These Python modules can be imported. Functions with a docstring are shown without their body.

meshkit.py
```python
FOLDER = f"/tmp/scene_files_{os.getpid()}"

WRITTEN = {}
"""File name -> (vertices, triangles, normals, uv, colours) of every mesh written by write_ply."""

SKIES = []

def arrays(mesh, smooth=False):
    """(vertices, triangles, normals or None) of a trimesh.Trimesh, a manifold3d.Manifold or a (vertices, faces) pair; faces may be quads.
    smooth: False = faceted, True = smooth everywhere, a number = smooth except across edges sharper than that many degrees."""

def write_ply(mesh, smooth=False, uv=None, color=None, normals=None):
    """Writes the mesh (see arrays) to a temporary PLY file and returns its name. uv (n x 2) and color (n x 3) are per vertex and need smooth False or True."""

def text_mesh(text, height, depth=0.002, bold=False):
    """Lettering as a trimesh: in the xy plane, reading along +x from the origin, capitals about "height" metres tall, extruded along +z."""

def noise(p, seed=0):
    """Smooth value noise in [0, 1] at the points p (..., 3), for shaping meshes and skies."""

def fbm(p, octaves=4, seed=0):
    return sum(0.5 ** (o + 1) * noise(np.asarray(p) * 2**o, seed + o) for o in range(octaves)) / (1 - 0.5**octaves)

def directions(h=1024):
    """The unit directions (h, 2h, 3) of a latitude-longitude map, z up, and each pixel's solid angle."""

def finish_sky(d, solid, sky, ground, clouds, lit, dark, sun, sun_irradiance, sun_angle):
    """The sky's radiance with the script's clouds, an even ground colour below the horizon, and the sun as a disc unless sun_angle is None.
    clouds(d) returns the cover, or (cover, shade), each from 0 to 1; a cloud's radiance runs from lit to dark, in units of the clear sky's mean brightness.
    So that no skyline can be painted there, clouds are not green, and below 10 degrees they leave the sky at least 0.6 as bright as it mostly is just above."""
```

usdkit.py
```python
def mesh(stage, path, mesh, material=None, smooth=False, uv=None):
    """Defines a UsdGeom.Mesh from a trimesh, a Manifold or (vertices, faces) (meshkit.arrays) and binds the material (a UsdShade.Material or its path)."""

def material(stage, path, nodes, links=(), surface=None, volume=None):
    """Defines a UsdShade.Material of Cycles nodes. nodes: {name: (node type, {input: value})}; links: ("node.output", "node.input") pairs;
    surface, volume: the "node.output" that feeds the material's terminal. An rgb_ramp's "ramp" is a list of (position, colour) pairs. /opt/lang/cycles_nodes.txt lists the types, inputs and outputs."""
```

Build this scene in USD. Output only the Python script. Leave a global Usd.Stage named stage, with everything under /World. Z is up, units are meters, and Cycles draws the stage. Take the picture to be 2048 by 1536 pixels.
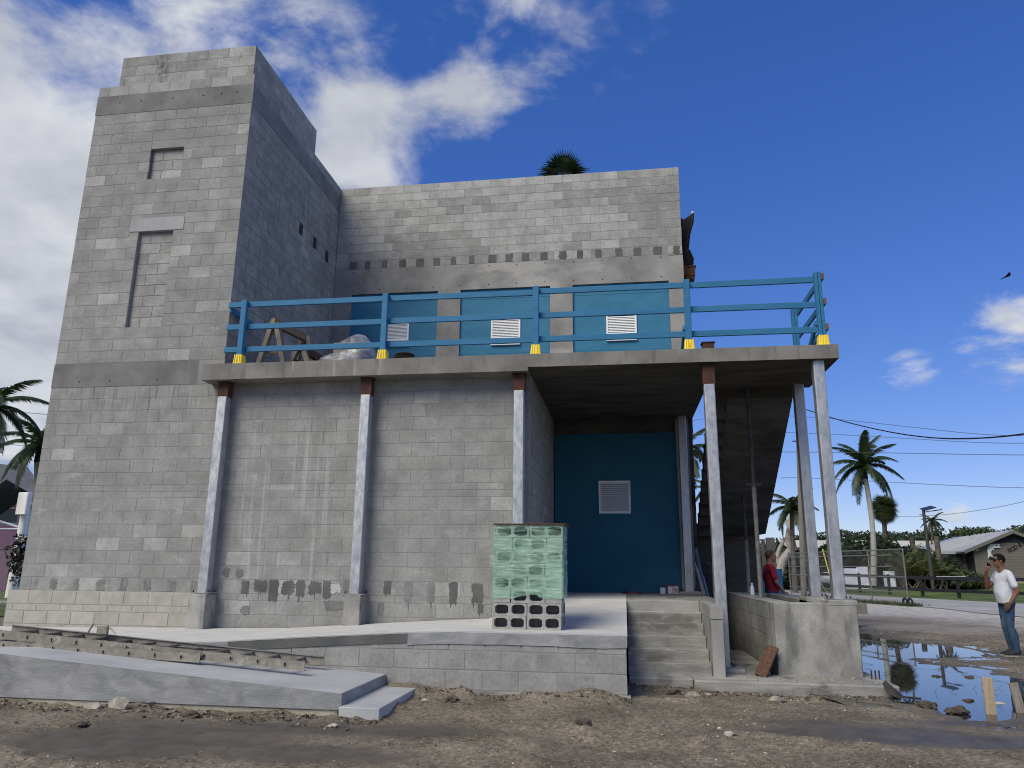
import math, random
import numpy as np, trimesh, manifold3d as m3
from shapely.geometry import Polygon, Point, LineString
from shapely import contains_xy
import usdkit, meshkit
from pxr import Usd, UsdGeom, UsdLux, UsdShade, Gf, Sdf, Vt

random.seed(7); RNG = np.random.default_rng(7)
stage = Usd.Stage.CreateInMemory()
UsdGeom.SetStageUpAxis(stage, 'Z'); UsdGeom.SetStageMetersPerUnit(stage, 1.0)
UsdGeom.Xform.Define(stage, '/World'); UsdGeom.Scope.Define(stage, '/World/Looks')

# ---------------------------------------------------------------- camera, sky, sun, exposure
F, PITCH, YAW, ROLL = 1493.84, 0.2421, -0.1491, 0.0100          # pixels of a 2048 wide picture, radians
CAM = np.array([9.4219, -10.8786, 0.4030])
EXPOSURE = 1.35
SUN_DIR = np.array([-0.42, -0.62, 0.72]); SUN_DIR = SUN_DIR / np.linalg.norm(SUN_DIR)
SUN_INT, SUN_ANGLE, SKY = 0.36, 38.0, 0.075
BASE = 0.19  # cloud cover everywhere, raised to add unseen cloud behind the camera for whiter light
SUN_COL = (1.0, 0.925, 0.75)
AER, OZ, HUE, SAT, VAL = 0.2, 1.5, 0.509, 1.36, 0.9
GAM = 0.72
TINT = (.86, .91, 1.17)

_r = np.array([math.cos(YAW), -math.sin(YAW), 0.0])
_f = np.array([math.sin(YAW) * math.cos(PITCH), math.cos(YAW) * math.cos(PITCH), math.sin(PITCH)])
_u = np.cross(_r, _f)
RIGHT = math.cos(ROLL) * _r + math.sin(ROLL) * _u
UP = -math.sin(ROLL) * _r + math.cos(ROLL) * _u
FWD = _f
cam = UsdGeom.Camera.Define(stage, '/World/camera')
cam.AddTransformOp().Set(Gf.Matrix4d(*RIGHT, 0, *UP, 0, *(-FWD), 0, *CAM, 1))
cam.CreateFocalLengthAttr(26.26); cam.CreateHorizontalApertureAttr(26.26 * 2048 / F); cam.CreateVerticalApertureAttr(26.26 * 1536 / F)
cam.CreateClippingRangeAttr(Gf.Vec2f(0.05, 5000)); cam.CreateExposureAttr(EXPOSURE)


def ray(u, v):
    d = (u - 1024) / F * RIGHT - (v - 768) / F * UP + FWD
    return d


def at(u, v, y=None, z=None, x=None, dist=None):
    """Used while measuring: the point seen at a pixel of the photograph, on a plane of the building or at a distance."""
    d = ray(u, v)
    if dist is not None:
        return CAM + d * dist / math.hypot(d[0], d[1])
    k, val = (1, y) if y is not None else (2, z) if z is not None else (0, x)
    return CAM + d * (val - CAM[k]) / d[k]


sun = UsdLux.DistantLight.Define(stage, '/World/sun')
sun.CreateIntensityAttr(SUN_INT); sun.CreateAngleAttr(SUN_ANGLE); sun.CreateNormalizeAttr(True); sun.CreateColorAttr(Gf.Vec3f(*SUN_COL))
_z = SUN_DIR; _x = np.cross([0, 0, 1], _z); _x /= np.linalg.norm(_x); _y = np.cross(_z, _x)
sun.AddTransformOp().Set(Gf.Matrix4d(*_x, 0, *_y, 0, *_z, 0, 0, 0, 60, 1))
SUN_EL = math.asin(SUN_DIR[2]); SUN_ROT = math.atan2(SUN_DIR[0], SUN_DIR[1])


def dome():
    N, L = {}, []

    def n(name, kind, **kw):
        N[name] = (kind, kw); return name

    def l(a, b): L.append((a, b))
    n('sky', 'sky_texture', sky_type='single_scattering', sun_disc=False, sun_elevation=SUN_EL, sun_rotation=SUN_ROT, altitude=10.0, air_density=1.0, aerosol_density=AER, ozone_density=OZ)
    n('hs', 'hsv', hue=HUE, saturation=SAT, value=VAL, fac=1.0); n('gm', 'gamma', gamma=GAM); l('sky.color', 'gm.color'); n('ti', 'mix', mix_type='multiply', fac=1.0, color2=TINT); l('gm.color', 'ti.color1'); l('ti.color', 'hs.color')
    n('tc', 'texture_coordinate'); n('sep', 'separate_xyz'); l('tc.generated', 'sep.vector')
    n('zz', 'math', math_type='maximum', value2=0.0); l('sep.z', 'zz.value1')
    n('zo', 'math', math_type='add', value2=0.22); l('zz.value', 'zo.value1')
    n('qx', 'math', math_type='divide'); l('sep.x', 'qx.value1'); l('zo.value', 'qx.value2')
    n('qy', 'math', math_type='divide'); l('sep.y', 'qy.value1'); l('zo.value', 'qy.value2')
    n('q', 'combine_xyz', z=0.37); l('qx.value', 'q.x'); l('qy.value', 'q.y')
    n('n1', 'noise_texture', scale=3.6, detail=10.0, roughness=0.60, distortion=0.25); l('q.vector', 'n1.vector')
    n('n2', 'noise_texture', scale=0.75, detail=3.0, roughness=0.5); l('q.vector', 'n2.vector')
    # where the cloud banks stand: a broad bank to the left of the tower, wisps above the roof, small puffs low on the right
    acc = None
    for i, (u, v, amp, width) in enumerate(CLOUDS):
        d = ray(u, v); d = d / np.linalg.norm(d)
        n(f'd{i}', 'vector_math', math_type='dot_product', vector2=tuple(d)); l('tc.generated', f'd{i}.vector1')
        n(f'm{i}', 'map_range', range_type='smoothstep', from_min=math.cos(math.radians(width)), from_max=1.0, to_min=0.0, to_max=amp, clamp=True); l(f'd{i}.value', f'm{i}.value')
        if acc:
            n(f's{i}', 'math', math_type='add'); l(acc, f's{i}.value1'); l(f'm{i}.result', f's{i}.value2'); acc = f's{i}.value'
        else:
            acc = f'm{i}.result'
    n('b1', 'math', math_type='multiply_add', value2=1.75, value3=BASE - .43); l('n1.fac', 'b1.value1')
    n('b2', 'math', math_type='multiply_add', value2=0.25); l('n2.fac', 'b2.value1'); l('b1.value', 'b2.value3')
    n('b3', 'math', math_type='add'); l('b2.value', 'b3.value1'); l(acc, 'b3.value2')
    n('cov', 'map_range', range_type='smoothstep', from_min=0.66, from_max=1.10, to_min=0.0, to_max=0.90, clamp=True); l('b3.value', 'cov.value')
    # light and shade inside the clouds
    n('n3', 'noise_texture', scale=3.1, detail=7.0, roughness=0.55); l('q.vector', 'n3.vector')
    n('shade', 'rgb_ramp', ramp=[(0.30, CLOUD_DARK), (0.66, CLOUD_LIT)]); l('n3.fac', 'shade.fac')
    n('mixc', 'mix', mix_type='mix'); l('cov.result', 'mixc.fac'); l('hs.color', 'mixc.color1'); l('shade.color', 'mixc.color2')
    n('bg', 'background_shader', strength=SKY); l('mixc.color', 'bg.color')
    m = usdkit.material(stage, '/World/Looks/sky_look', N, L, surface='bg.background')
    d = UsdLux.DomeLight.Define(stage, '/World/sky'); d.CreateIntensityAttr(1.0)
    UsdShade.MaterialBindingAPI.Apply(d.GetPrim()).Bind(m)
    d.GetPrim().SetCustomDataByKey('kind', 'structure')


CLOUD_LIT, CLOUD_DARK = (4.2, 4.25, 4.3), (2.2, 2.32, 2.6)
CLOUDS = [(1560, 480, -.46, 34), (20, 300, .24, 13), (20, 560, .26, 13), (-200, 620, .25, 20), (600, 150, .20, 11), (740, 300, .10, 6), (420, 30, .12, 8), (1000, 80, .24, 7), (930, 220, .16, 5), (720, 330, .18, 6), (190, 90, -.16, 7), (830, 60, -.10, 5),
          (1800, 755, .42, 3.2), (2030, 700, .46, 5.5), (1690, 715, .3, 2.0), (1420, 370, .16, 4), (1890, 1030, .25, 2)]
dome()

# ---------------------------------------------------------------- helpers
_count = {}


def path_for(name, parent=None):
    base = (str(parent.GetPath()) if parent else '/World') + '/' + name
    k = _count.get(base, 0); _count[base] = k + 1
    return base if k == 0 else f'{base}_{k:03d}'


def tag(prim, label=None, cat=None, group=None, kind=None):
    for k, v in (('label', label), ('category', cat), ('group', group), ('kind', kind)):
        if v:
            prim.SetCustomDataByKey(k, v)
    return prim


def thing(name, label, cat, loc=(0, 0, 0), rz=0, group=None):
    x = UsdGeom.Xform.Define(stage, path_for(name))
    x.AddTranslateOp().Set(Gf.Vec3d(*map(float, loc)))
    if rz:
        x.AddRotateZOp().Set(float(rz))
    return tag(x.GetPrim(), label, cat, group)


def copy_of(src, label=None, loc=(0, 0, 0), rz=0, scale=None, group=None):
    was = src.GetCustomData()
    x = UsdGeom.Xform.Define(stage, path_for(src.GetName().rstrip('0123456789').rstrip('_')))
    x.GetPrim().GetReferences().AddInternalReference(src.GetPath())
    x.ClearXformOpOrder()
    x.AddTranslateOp(UsdGeom.XformOp.PrecisionDouble).Set(Gf.Vec3d(*map(float, loc)))
    x.AddRotateZOp().Set(float(rz))
    if scale is not None:
        x.AddScaleOp().Set(Gf.Vec3f(*(scale if np.ndim(scale) else (scale,) * 3)))
    x.GetPrim().SetInstanceable(True)
    return tag(x.GetPrim(), label or was.get('label'), was.get('category'), group or was.get('group'))


def obj(name, mesh, mat, parent=None, smooth=False, tone=None, **kw):
    m = usdkit.mesh(stage, path_for(name, parent), mesh, MATS[mat], smooth=smooth)
    if tone is not None:
        n = len(m.GetPointsAttr().Get())
        t = np.full(n, tone, np.float32) if np.ndim(tone) == 0 else np.asarray(tone, np.float32)
        UsdGeom.PrimvarsAPI(m).CreatePrimvar('tone', Sdf.ValueTypeNames.FloatArray, 'vertex').Set(Vt.FloatArray.FromNumpy(t))
    return tag(m.GetPrim(), **kw)


cat_ = trimesh.util.concatenate


def bx(x0, x1, y0, y1, z0, z1):
    b = trimesh.creation.box([x1 - x0, y1 - y0, z1 - z0]); b.apply_translation([(x0 + x1) / 2, (y0 + y1) / 2, (z0 + z1) / 2]); return b


def rbx(x0, x1, y0, y1, z0, z1, r=0.008):
    """a box with chamfered edges"""
    r = min(r, (x1 - x0) / 3, (y1 - y0) / 3, (z1 - z0) / 3)
    pts = []
    for sx in (0, 1):
        for sy in (0, 1):
            for sz in (0, 1):
                X, Y, Z = (x0, x1)[sx], (y0, y1)[sy], (z0, z1)[sz]
                ix, iy, iz = X + (r, -r)[sx], Y + (r, -r)[sy], Z + (r, -r)[sz]
                pts += [(X, iy, iz), (ix, Y, iz), (ix, iy, Z)]
    return trimesh.convex.convex_hull(np.array(pts))


def beam(p, q, w, h, up=(0, 0, 1), r=0.0):
    """a rectangular bar from p to q: w sideways, h along up"""
    p, q = np.array(p, float), np.array(q, float); d = q - p; L = np.linalg.norm(d); d /= L
    s = np.cross(d, up); s /= np.linalg.norm(s); t = np.cross(s, d)
    b = rbx(-w / 2, w / 2, 0, L, -h / 2, h / 2, r) if r else bx(-w / 2, w / 2, 0, L, -h / 2, h / 2)
    M = np.eye(4); M[:3, 0], M[:3, 1], M[:3, 2], M[:3, 3] = s, d, t, p
    b.apply_transform(M); return b


def tube(pts, radii, n=8, caps=True):
    pts = np.array(pts, float); radii = np.full(len(pts), radii, float) if np.ndim(radii) == 0 else np.array(radii, float)
    d = np.gradient(pts, axis=0); d /= np.linalg.norm(d, axis=1, keepdims=True)
    ref = np.array([0.0, 0, 1]) if abs(d[0][2]) < 0.9 else np.array([1.0, 0, 0])
    a = np.linspace(0, 2 * np.pi, n, endpoint=False); V = []
    s = np.cross(d[0], ref); s /= np.linalg.norm(s)
    for k in range(len(pts)):
        s = s - d[k] * (s @ d[k]); s /= np.linalg.norm(s); t = np.cross(d[k], s)
        V.append(pts[k] + radii[k] * (np.cos(a)[:, None] * s + np.sin(a)[:, None] * t))
    V = np.vstack(V); Fc = []
    for k in range(len(pts) - 1):
        for j in range(n):
            A, B = k * n + j, k * n + (j + 1) % n
            Fc += [(A, B, B + n), (A, B + n, A + n)]
    if caps:
        c0, c1 = len(V), len(V) + 1; V = np.vstack([V, pts[:1], pts[-1:]]); e = (len(pts) - 1) * n
        for j in range(n):
            Fc += [(c0, (j + 1) % n, j), (c1, e + j, e + (j + 1) % n)]
    m = trimesh.Trimesh(V, Fc, process=False); m.fix_normals() if len(Fc) < 400 else None
    return m


def prism(poly, axis_o, ux, uy, nz, depth):
    """extrudes a 2D outline: u along ux, v along uy, thickness along nz"""
    P = poly if isinstance(poly, Polygon) else Polygon(poly)
    e = trimesh.creation.extrude_polygon(P, depth, engine='earcut')
    M = np.eye(4); M[:3, 0], M[:3, 1], M[:3, 2], M[:3, 3] = ux, uy, nz, axis_o
    e.apply_transform(M)
    if np.linalg.det(M[:3, :3]) < 0:
        e.invert()
    return e


def lathe(profile, n=16):
    return trimesh.creation.revolve(np.array(profile), sections=n)


def lump(r, seed, sq=(1, 1, 1), amp=0.45, sub=2):
    s = trimesh.creation.icosphere(sub, 1.0)
    v = s.vertices.copy(); k = 1 + amp * (meshkit.fbm(v * 1.4 + seed * 7.3, 3, seed) - 0.5) * 2
    s.vertices = v * k[:, None] * r * np.array(sq); return s


def shard(r, seed, sq=(1, 1, 1), n=16):
    """an angular broken stone"""
    g = np.random.default_rng(seed + 900); v = g.normal(size=(n, 3)); v /= np.linalg.norm(v, axis=1, keepdims=True); v *= g.uniform(.72, 1.08, (n, 1))
    return trimesh.convex.convex_hull(v * r * np.array(sq))


# ---------------------------------------------------------------- materials
MATS = {}


def mk(name, c1, c2=None, scale=6, rough=0.8, metal=0.0, detail=6, lo=0.35, hi=0.65, stretch=None, fine=None, bump=None, spec=0.22, tone=None, marks=(), trans=0.0, rough2=None, distort=0.0, alpha=None, coords='pos', stage_=stage):
    """colour c1..c2 by noise; fine=(scale, amount) multiplies in speckle; bump=(scale, metres); tone=(c_dark, c_light) mixes by the mesh attribute 'tone';
    marks: [(colour, scale, stretch, lo, hi, amount, box or None)] stains with a shape of their own"""
    N, L = {}, []
    c2 = c2 or c1
    N['g'] = ('geometry', {}) if coords == 'pos' else ('texture_coordinate', {})
    src = 'g.position' if coords == 'pos' else 'g.object'

    def mapped(key, st):
        if st is None:
            return src
        N['map' + key] = ('mapping', {'scale': tuple(st)}); L.append((src, f'map{key}.vector')); return f'map{key}.vector'
    N['n'] = ('noise_texture', {'scale': scale, 'detail': detail, 'roughness': 0.6, 'distortion': distort}); L.append((mapped('n', stretch), 'n.vector'))
    N['r'] = ('rgb_ramp', {'ramp': [(lo, c1), (hi, c2)]}); L.append(('n.fac', 'r.fac')); col = 'r.color'
    if tone:
        N['at'] = ('attribute', {'attribute': 'tone'}); N['tr'] = ('rgb_ramp', {'ramp': list(tone)}); L.append(('at.fac', 'tr.fac'))
        N['tm'] = ('mix', {'mix_type': 'multiply', 'fac': 1.0}); L += [(col, 'tm.color1'), ('tr.color', 'tm.color2')]; col = 'tm.color'
    for i, (mc, ms, mst, mlo, mhi, amt, box) in enumerate(marks):
        N[f'k{i}'] = ('noise_texture', {'scale': ms, 'detail': 5, 'roughness': 0.6}); L.append((mapped(f'k{i}', mst), f'k{i}.vector'))
        N[f'kr{i}'] = ('map_range', {'range_type': 'smoothstep', 'from_min': mlo, 'from_max': mhi, 'to_min': 0.0, 'to_max': amt, 'clamp': True}); L.append((f'k{i}.fac', f'kr{i}.value'))
        fac = f'kr{i}.result'
        if box:   # ((axis, from, full, full_to, to), ...): where on the wall this stain is
            if 'sp' not in N:
                N['sp'] = ('separate_xyz', {}); L.append((src, 'sp.vector'))
            for j, (ax, a, b, c, d) in enumerate(box):
                for q, (f0, f1) in enumerate(((a, b), (d, c))):
                    N[f'kb{i}{j}{q}'] = ('map_range', {'range_type': 'smoothstep', 'from_min': f0, 'from_max': f1, 'to_min': 0.0, 'to_max': 1.0, 'clamp': True}); L.append((f'sp.{ax}', f'kb{i}{j}{q}.value'))
                    N[f'km{i}{j}{q}'] = ('math', {'math_type': 'multiply'}); L += [(fac, f'km{i}{j}{q}.value1'), (f'kb{i}{j}{q}.result', f'km{i}{j}{q}.value2')]; fac = f'km{i}{j}{q}.value'
        N[f'kx{i}'] = ('mix', {'mix_type': 'mix', 'color2': mc}); L += [(fac, f'kx{i}.fac'), (col, f'kx{i}.color1')]; col = f'kx{i}.color'
    if fine:
        N['fn'] = ('noise_texture', {'scale': fine[0], 'detail': 3, 'roughness': 0.7}); L.append((mapped('fn', None), 'fn.vector'))
        N['fr'] = ('rgb_ramp', {'ramp': [(0.25, (1 - fine[1],) * 3), (0.75, (1 + fine[1],) * 3)]}); L.append(('fn.fac', 'fr.fac'))
        N['fm'] = ('mix', {'mix_type': 'multiply', 'fac': 1.0}); L += [(col, 'fm.color1'), ('fr.color', 'fm.color2')]; col = 'fm.color'
    P = {'roughness': rough, 'metallic': metal, 'specular_ior_level': spec}
    if trans:
        P['transmission_weight'] = trans
    if alpha is not None:
        P['alpha'] = alpha
    N['p'] = ('principled_bsdf', P); L.append((col, 'p.base_color'))
    if rough2 is not None:
        N['rr'] = ('map_range', {'from_min': lo, 'from_max': hi, 'to_min': rough, 'to_max': rough2, 'clamp': True}); L += [('n.fac', 'rr.value'), ('rr.result', 'p.roughness')]
    if bump:
        N['bn'] = ('noise_texture', {'scale': bump[0], 'detail': 5, 'roughness': 0.65}); L.append((mapped('bn', bump[2] if len(bump) > 2 else None), 'bn.vector'))
        N['bp'] = ('bump', {'strength': 1.0, 'distance': bump[1]}); L += [('bn.fac', 'bp.height'), ('bp.normal', 'p.normal')]
    surf = 'p.BSDF'
    MATS[name] = usdkit.material(stage_, '/World/Looks/' + name, N, L, surface=surf)
    return MATS[name]


def leaf(name, c1, c2, rough=0.5, scale=3.0, spec=0.4, trans=0.3):
    """foliage: colour varies in clumps and the light shines through a little"""
    N = {'g': ('geometry', {}), 'n': ('noise_texture', {'scale': scale, 'detail': 3}), 'r': ('rgb_ramp', {'ramp': [(0.35, c1), (0.65, c2)]}),
         'p': ('principled_bsdf', {'roughness': rough, 'specular_ior_level': spec}), 't': ('translucent_bsdf', {}), 'm': ('mix_closure', {'fac': trans})}
    L = [('g.position', 'n.vector'), ('n.fac', 'r.fac'), ('r.color', 'p.base_color'), ('r.color', 't.color'), ('p.BSDF', 'm.closure1'), ('t.BSDF', 'm.closure2')]
    MATS[name] = usdkit.material(stage, '/World/Looks/' + name, N, L, surface='m.closure')


BLOCK_MARKS = [((.055, .055, .05), 7, (1, 1, .6), .44, .58, .8, (('z', 8.985, 8.99, 9.5, 9.66), ('x', .98, 1.10, 1.24, 1.38))), ((.40, .397, .372), 2.2, (1, 1, 3.2), .58, .72, .5, None), ((.19, .188, .17), 9, (1, 1, 2.5), .60, .72, .4, None),((.205, .20, .185), 0.7, None, .50, .70, .45, None),                                        # broad damp patches
               ((.40, .398, .38), 1.1, (9, 9, .35), .52, .66, .50, (('z', -.2, .3, 2.2, 2.9), ('x', 3.3, 3.6, 4.9, 5.5))),    # pale lime runs between the first two columns
               ((.35, .345, .325), 1.0, (11, 11, .3), .58, .72, .40, (('z', -.2, .3, 1.8, 2.6), ('x', 5.7, 6.0, 7.6, 8.0))),
               ((.11, .11, .10), 1.3, (16, 16, .8), .53, .63, .6, (('z', 2.5, 3.05, 3.25, 3.27), ('x', -.2, 0, 2.2, 3.0))),  # dark drips below the tie beam
               ((.12, .12, .11), 2.2, (2.5, 2.5, 1), .57, .70, .6, (('z', -.05, 0, .12, .24),)),
               ((.13, .13, .12), 1.6, (5, 5, 1.2), .56, .70, .55, (('z', 8.95, 9.05, 9.5, 9.75),)),
               ((.15, .15, .14), 1.2, (7, 7, .6), .56, .72, .5, (('x', 3.0, 3.03, 3.12, 3.2), ('z', 3.5, 5, 8, 9)))]
mk('block', (.212, .213, .203), (.298, .298, .284), scale=2.6, fine=(24, .17), bump=(60, .0022), tone=[(0.0, (.80, .80, .81)), (.5, (1, 1, 1)), (1.0, (1.45, 1.45, 1.45))], marks=BLOCK_MARKS, rough=.92, spec=.25)
mk('mortar', (.222, .222, .211), (.280, .280, .266), scale=4, fine=(90, .12), bump=(120, .002), rough=.95, marks=BLOCK_MARKS[1:6])
mk('plinth_block', (.315, .30, .265), (.385, .37, .33), scale=5, fine=(80, .13), bump=(110, .002), rough=.92, tone=[(0, (.88, .88, .88)), (.5, (1, 1, 1)), (1, (1.14, 1.13, 1.12))], marks=[((.28, .265, .235), 3, None, .5, .65, .4, None)])
mk('concrete', (.23, .228, .215), (.33, .325, .305), scale=1.6, fine=(60, .12), bump=(45, .003), rough=.88, marks=[((.14, .14, .13), 1.1, (3, 3, .8), .56, .72, .5, None)])
mk('beam_concrete', (.19, .19, .182), (.30, .296, .28), scale=1.4, fine=(60, .14), bump=(30, .004), rough=.88, marks=[((.40, .395, .375), .8, (.7, 1, 1.6), .54, .66, .65, (('x', 5.2, 6.5, 9.5, 11),)), ((.15, .14, .125), 1.0, (2, 2, 1), .50, .66, .6, (('x', 2.9, 3.2, 5.2, 6.6),))])
mk('tie_beam', (.125, .128, .128), (.20, .20, .195), scale=1.8, fine=(60, .12), bump=(35, .003), rough=.85, marks=[((.24, .24, .235), 1.4, (6, 6, .6), .56, .72, .5, None)])
mk('wet_concrete', (.072, .076, .074), (.115, .117, .112), scale=2.5, fine=(70, .2), bump=(40, .002), rough=.7)
mk('slab_edge', (.14, .137, .127), (.22, .215, .20), scale=2.0, fine=(60, .10), bump=(40, .002), rough=.85, marks=[((.36, .355, .34), 1.2, (9, 9, .8), .55, .72, .7, (('x', 3.4, 4.2, 5.2, 7.0),)), ((.105, .103, .097), 1.5, (4, 4, .8), .52, .68, .6, None)])
mk('shaded_concrete', (.044, .042, .037), (.098, .094, .085), scale=1.3, stretch=(1, 3, 3), fine=(50, .12), bump=(18, .004, (1, 4, 4)), rough=.9)  # concrete darkened: shade under slab, stair and entry put into the colour
mk('ramp_top', (.46, .455, .435), (.56, .555, .53), scale=2.0, stretch=(1, 3, 1), fine=(60, .10), bump=(60, .003, (1, 6, 1)), rough=.9, marks=[((.30, .29, .265), 2.5, None, .60, .72, .45, None)])
mk('ramp_low_top', (.325, .332, .338), (.405, .412, .418), scale=1.6, fine=(70, .08), bump=(70, .002), rough=.75)
mk('form_face', (.19, .20, .205), (.31, .315, .315), scale=2.2, stretch=(1, 1, 2.6), distort=1.2, fine=(60, .14), bump=(22, .004, (1, 1, 4)), rough=.85, marks=[((.12, .122, .12), 1.2, (1.5, 1.5, 1), .56, .72, .5, None)])
mk('old_concrete', (.27, .25, .20), (.40, .375, .31), scale=2.5, fine=(50, .18), bump=(35, .006), rough=.92, marks=[((.16, .15, .125), 2.2, None, .55, .7, .6, None)])
mk('step_concrete', (.18, .178, .162), (.32, .315, .292), scale=2.4, stretch=(.6, 1, 3.5), fine=(60, .14), bump=(25, .004, (1, 1, 4)), rough=.9, marks=[((.115, .112, .10), 2.2, (1, .4, 1.8), .48, .62, .75, None), ((.42, .41, .385), 3, (1, 1, 5), .58, .70, .5, None)])
mk('pit_concrete', (.165, .163, .152), (.36, .355, .33), scale=2.2, stretch=(1, 1, .7), fine=(55, .14), bump=(35, .004), rough=.88, marks=[((.115, .115, .11), 1.5, (3, 3, .8), .53, .68, .65, (('z', -1, -.9, -.05, 0.2),))])
mk('galvanized', (.36, .372, .372), (.50, .512, .51), scale=16, stretch=(1, 1, .4), detail=6, rough=.36, rough2=.50, metal=.70, fine=(70, .12), bump=(14, .0016), marks=[((.24, .25, .25), 3.2, (1, 1, .8), .60, .70, .55, None)])
mk('rung_shaded', (.12, .11, .095), (.20, .185, .16), scale=8, rough=.6, metal=.3)  # darker than the rails: shading between them put into the rung colour
mk('gate_steel', (.13, .13, .125), (.22, .22, .21), scale=9, rough=.6, metal=.4)
mk('lintel', (.275, .28, .288), (.35, .355, .36), scale=3, fine=(60, .1), rough=.85, marks=[((.22, .22, .22), 5, (3, 3, .8), .56, .7, .5, None)])
mk('patch_grey', (.13, .132, .126), (.21, .21, .198), scale=9, fine=(60, .2), bump=(40, .002), rough=.85)
mk('old_galvanized', (.22, .225, .22), (.36, .36, .35), scale=9, rough=.6, metal=.55, fine=(50, .2))
mk('rust_primer', (.045, .022, .018), (.085, .035, .025), scale=8, rough=.7, fine=(60, .2))
mk('rusty', (.10, .045, .025), (.22, .10, .05), scale=9, rough=.85, fine=(60, .3))
mk('blue_paint', (.024, .135, .265), (.034, .160, .305), scale=3, rough=.55, stretch=(1, 1, 5), fine=(40, .07), bump=(30, .0008, (1, 1, 6)))
mk('blue_board', (.028, .150, .258), (.038, .176, .295), scale=2, rough=.6, stretch=(1, 1, 3), fine=(40, .06), bump=(25, .001, (1, 1, 5)))
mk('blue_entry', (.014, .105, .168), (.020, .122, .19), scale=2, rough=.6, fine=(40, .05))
mk('white_metal', (.72, .74, .75), (.80, .81, .82), rough=.45)
mk('vent_dark', (.02, .025, .03), rough=.8)
mk('yellow_plastic', (.78, .60, .05), (.86, .68, .08), scale=5, rough=.45)
mk('red_print', (.45, .06, .03), rough=.5)
mk('raw_wood', (.20, .135, .085), (.30, .21, .135), scale=7, stretch=(6, 6, .7), rough=.8, fine=(50, .15))
mk('cut_wood', (.13, .062, .038), (.19, .095, .058), scale=20, rough=.85)
mk('stake_wood', (.31, .235, .15), (.44, .35, .24), scale=5, stretch=(12, 12, .7), rough=.85, fine=(40, .12), bump=(14, .002, (8, 8, 1)))
mk('grey_wood', (.16, .14, .115), (.27, .245, .21), scale=6, stretch=(10, 10, .8), rough=.9, fine=(40, .15))
mk('brown_wood', (.055, .03, .02), (.12, .062, .04), scale=6, stretch=(7, 7, 1), rough=.8, fine=(50, .2))
mk('ply', (.085, .075, .055), (.125, .11, .085), scale=2, stretch=(.6, .6, 4), rough=.85)
mk('aluminium', (.20, .185, .155), (.31, .29, .25), scale=7, rough=.55, metal=.35, fine=(45, .22), marks=[((.40, .375, .31), 4, (2, 2, 2), .56, .68, .7, None)])
mk('dark_hole', (.012, .012, .012), rough=.9)
mk('steel_dark', (.05, .05, .052), (.09, .088, .085), scale=12, rough=.6, metal=.4)
mk('prop_steel', (.15, .145, .135), (.25, .24, .225), scale=10, rough=.65, metal=.3, fine=(60, .25))
mk('black_paint', (.012, .014, .018), (.022, .024, .03), scale=5, rough=.55)
mk('membrane', (.022, .02, .018), (.05, .046, .042), scale=5, rough=.75, bump=(14, .006))
mk('asphalt', (.27, .27, .265), (.35, .345, .335), scale=.6, rough=.95, fine=(8, .10))
mk('gravel_pale', (.36, .35, .325), (.50, .485, .455), scale=1.2, rough=.98, fine=(16, .22), marks=[((.22, .195, .16), .6, None, .52, .66, .6, None)])
mk('stone_tan', (.20, .17, .13), (.33, .29, .23), scale=30, rough=.95)
mk('stone_pale', (.42, .39, .34), (.56, .53, .48), scale=30, rough=.95)
mk('stone_dark', (.06, .052, .042), (.12, .105, .085), scale=30, rough=.95)
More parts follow.
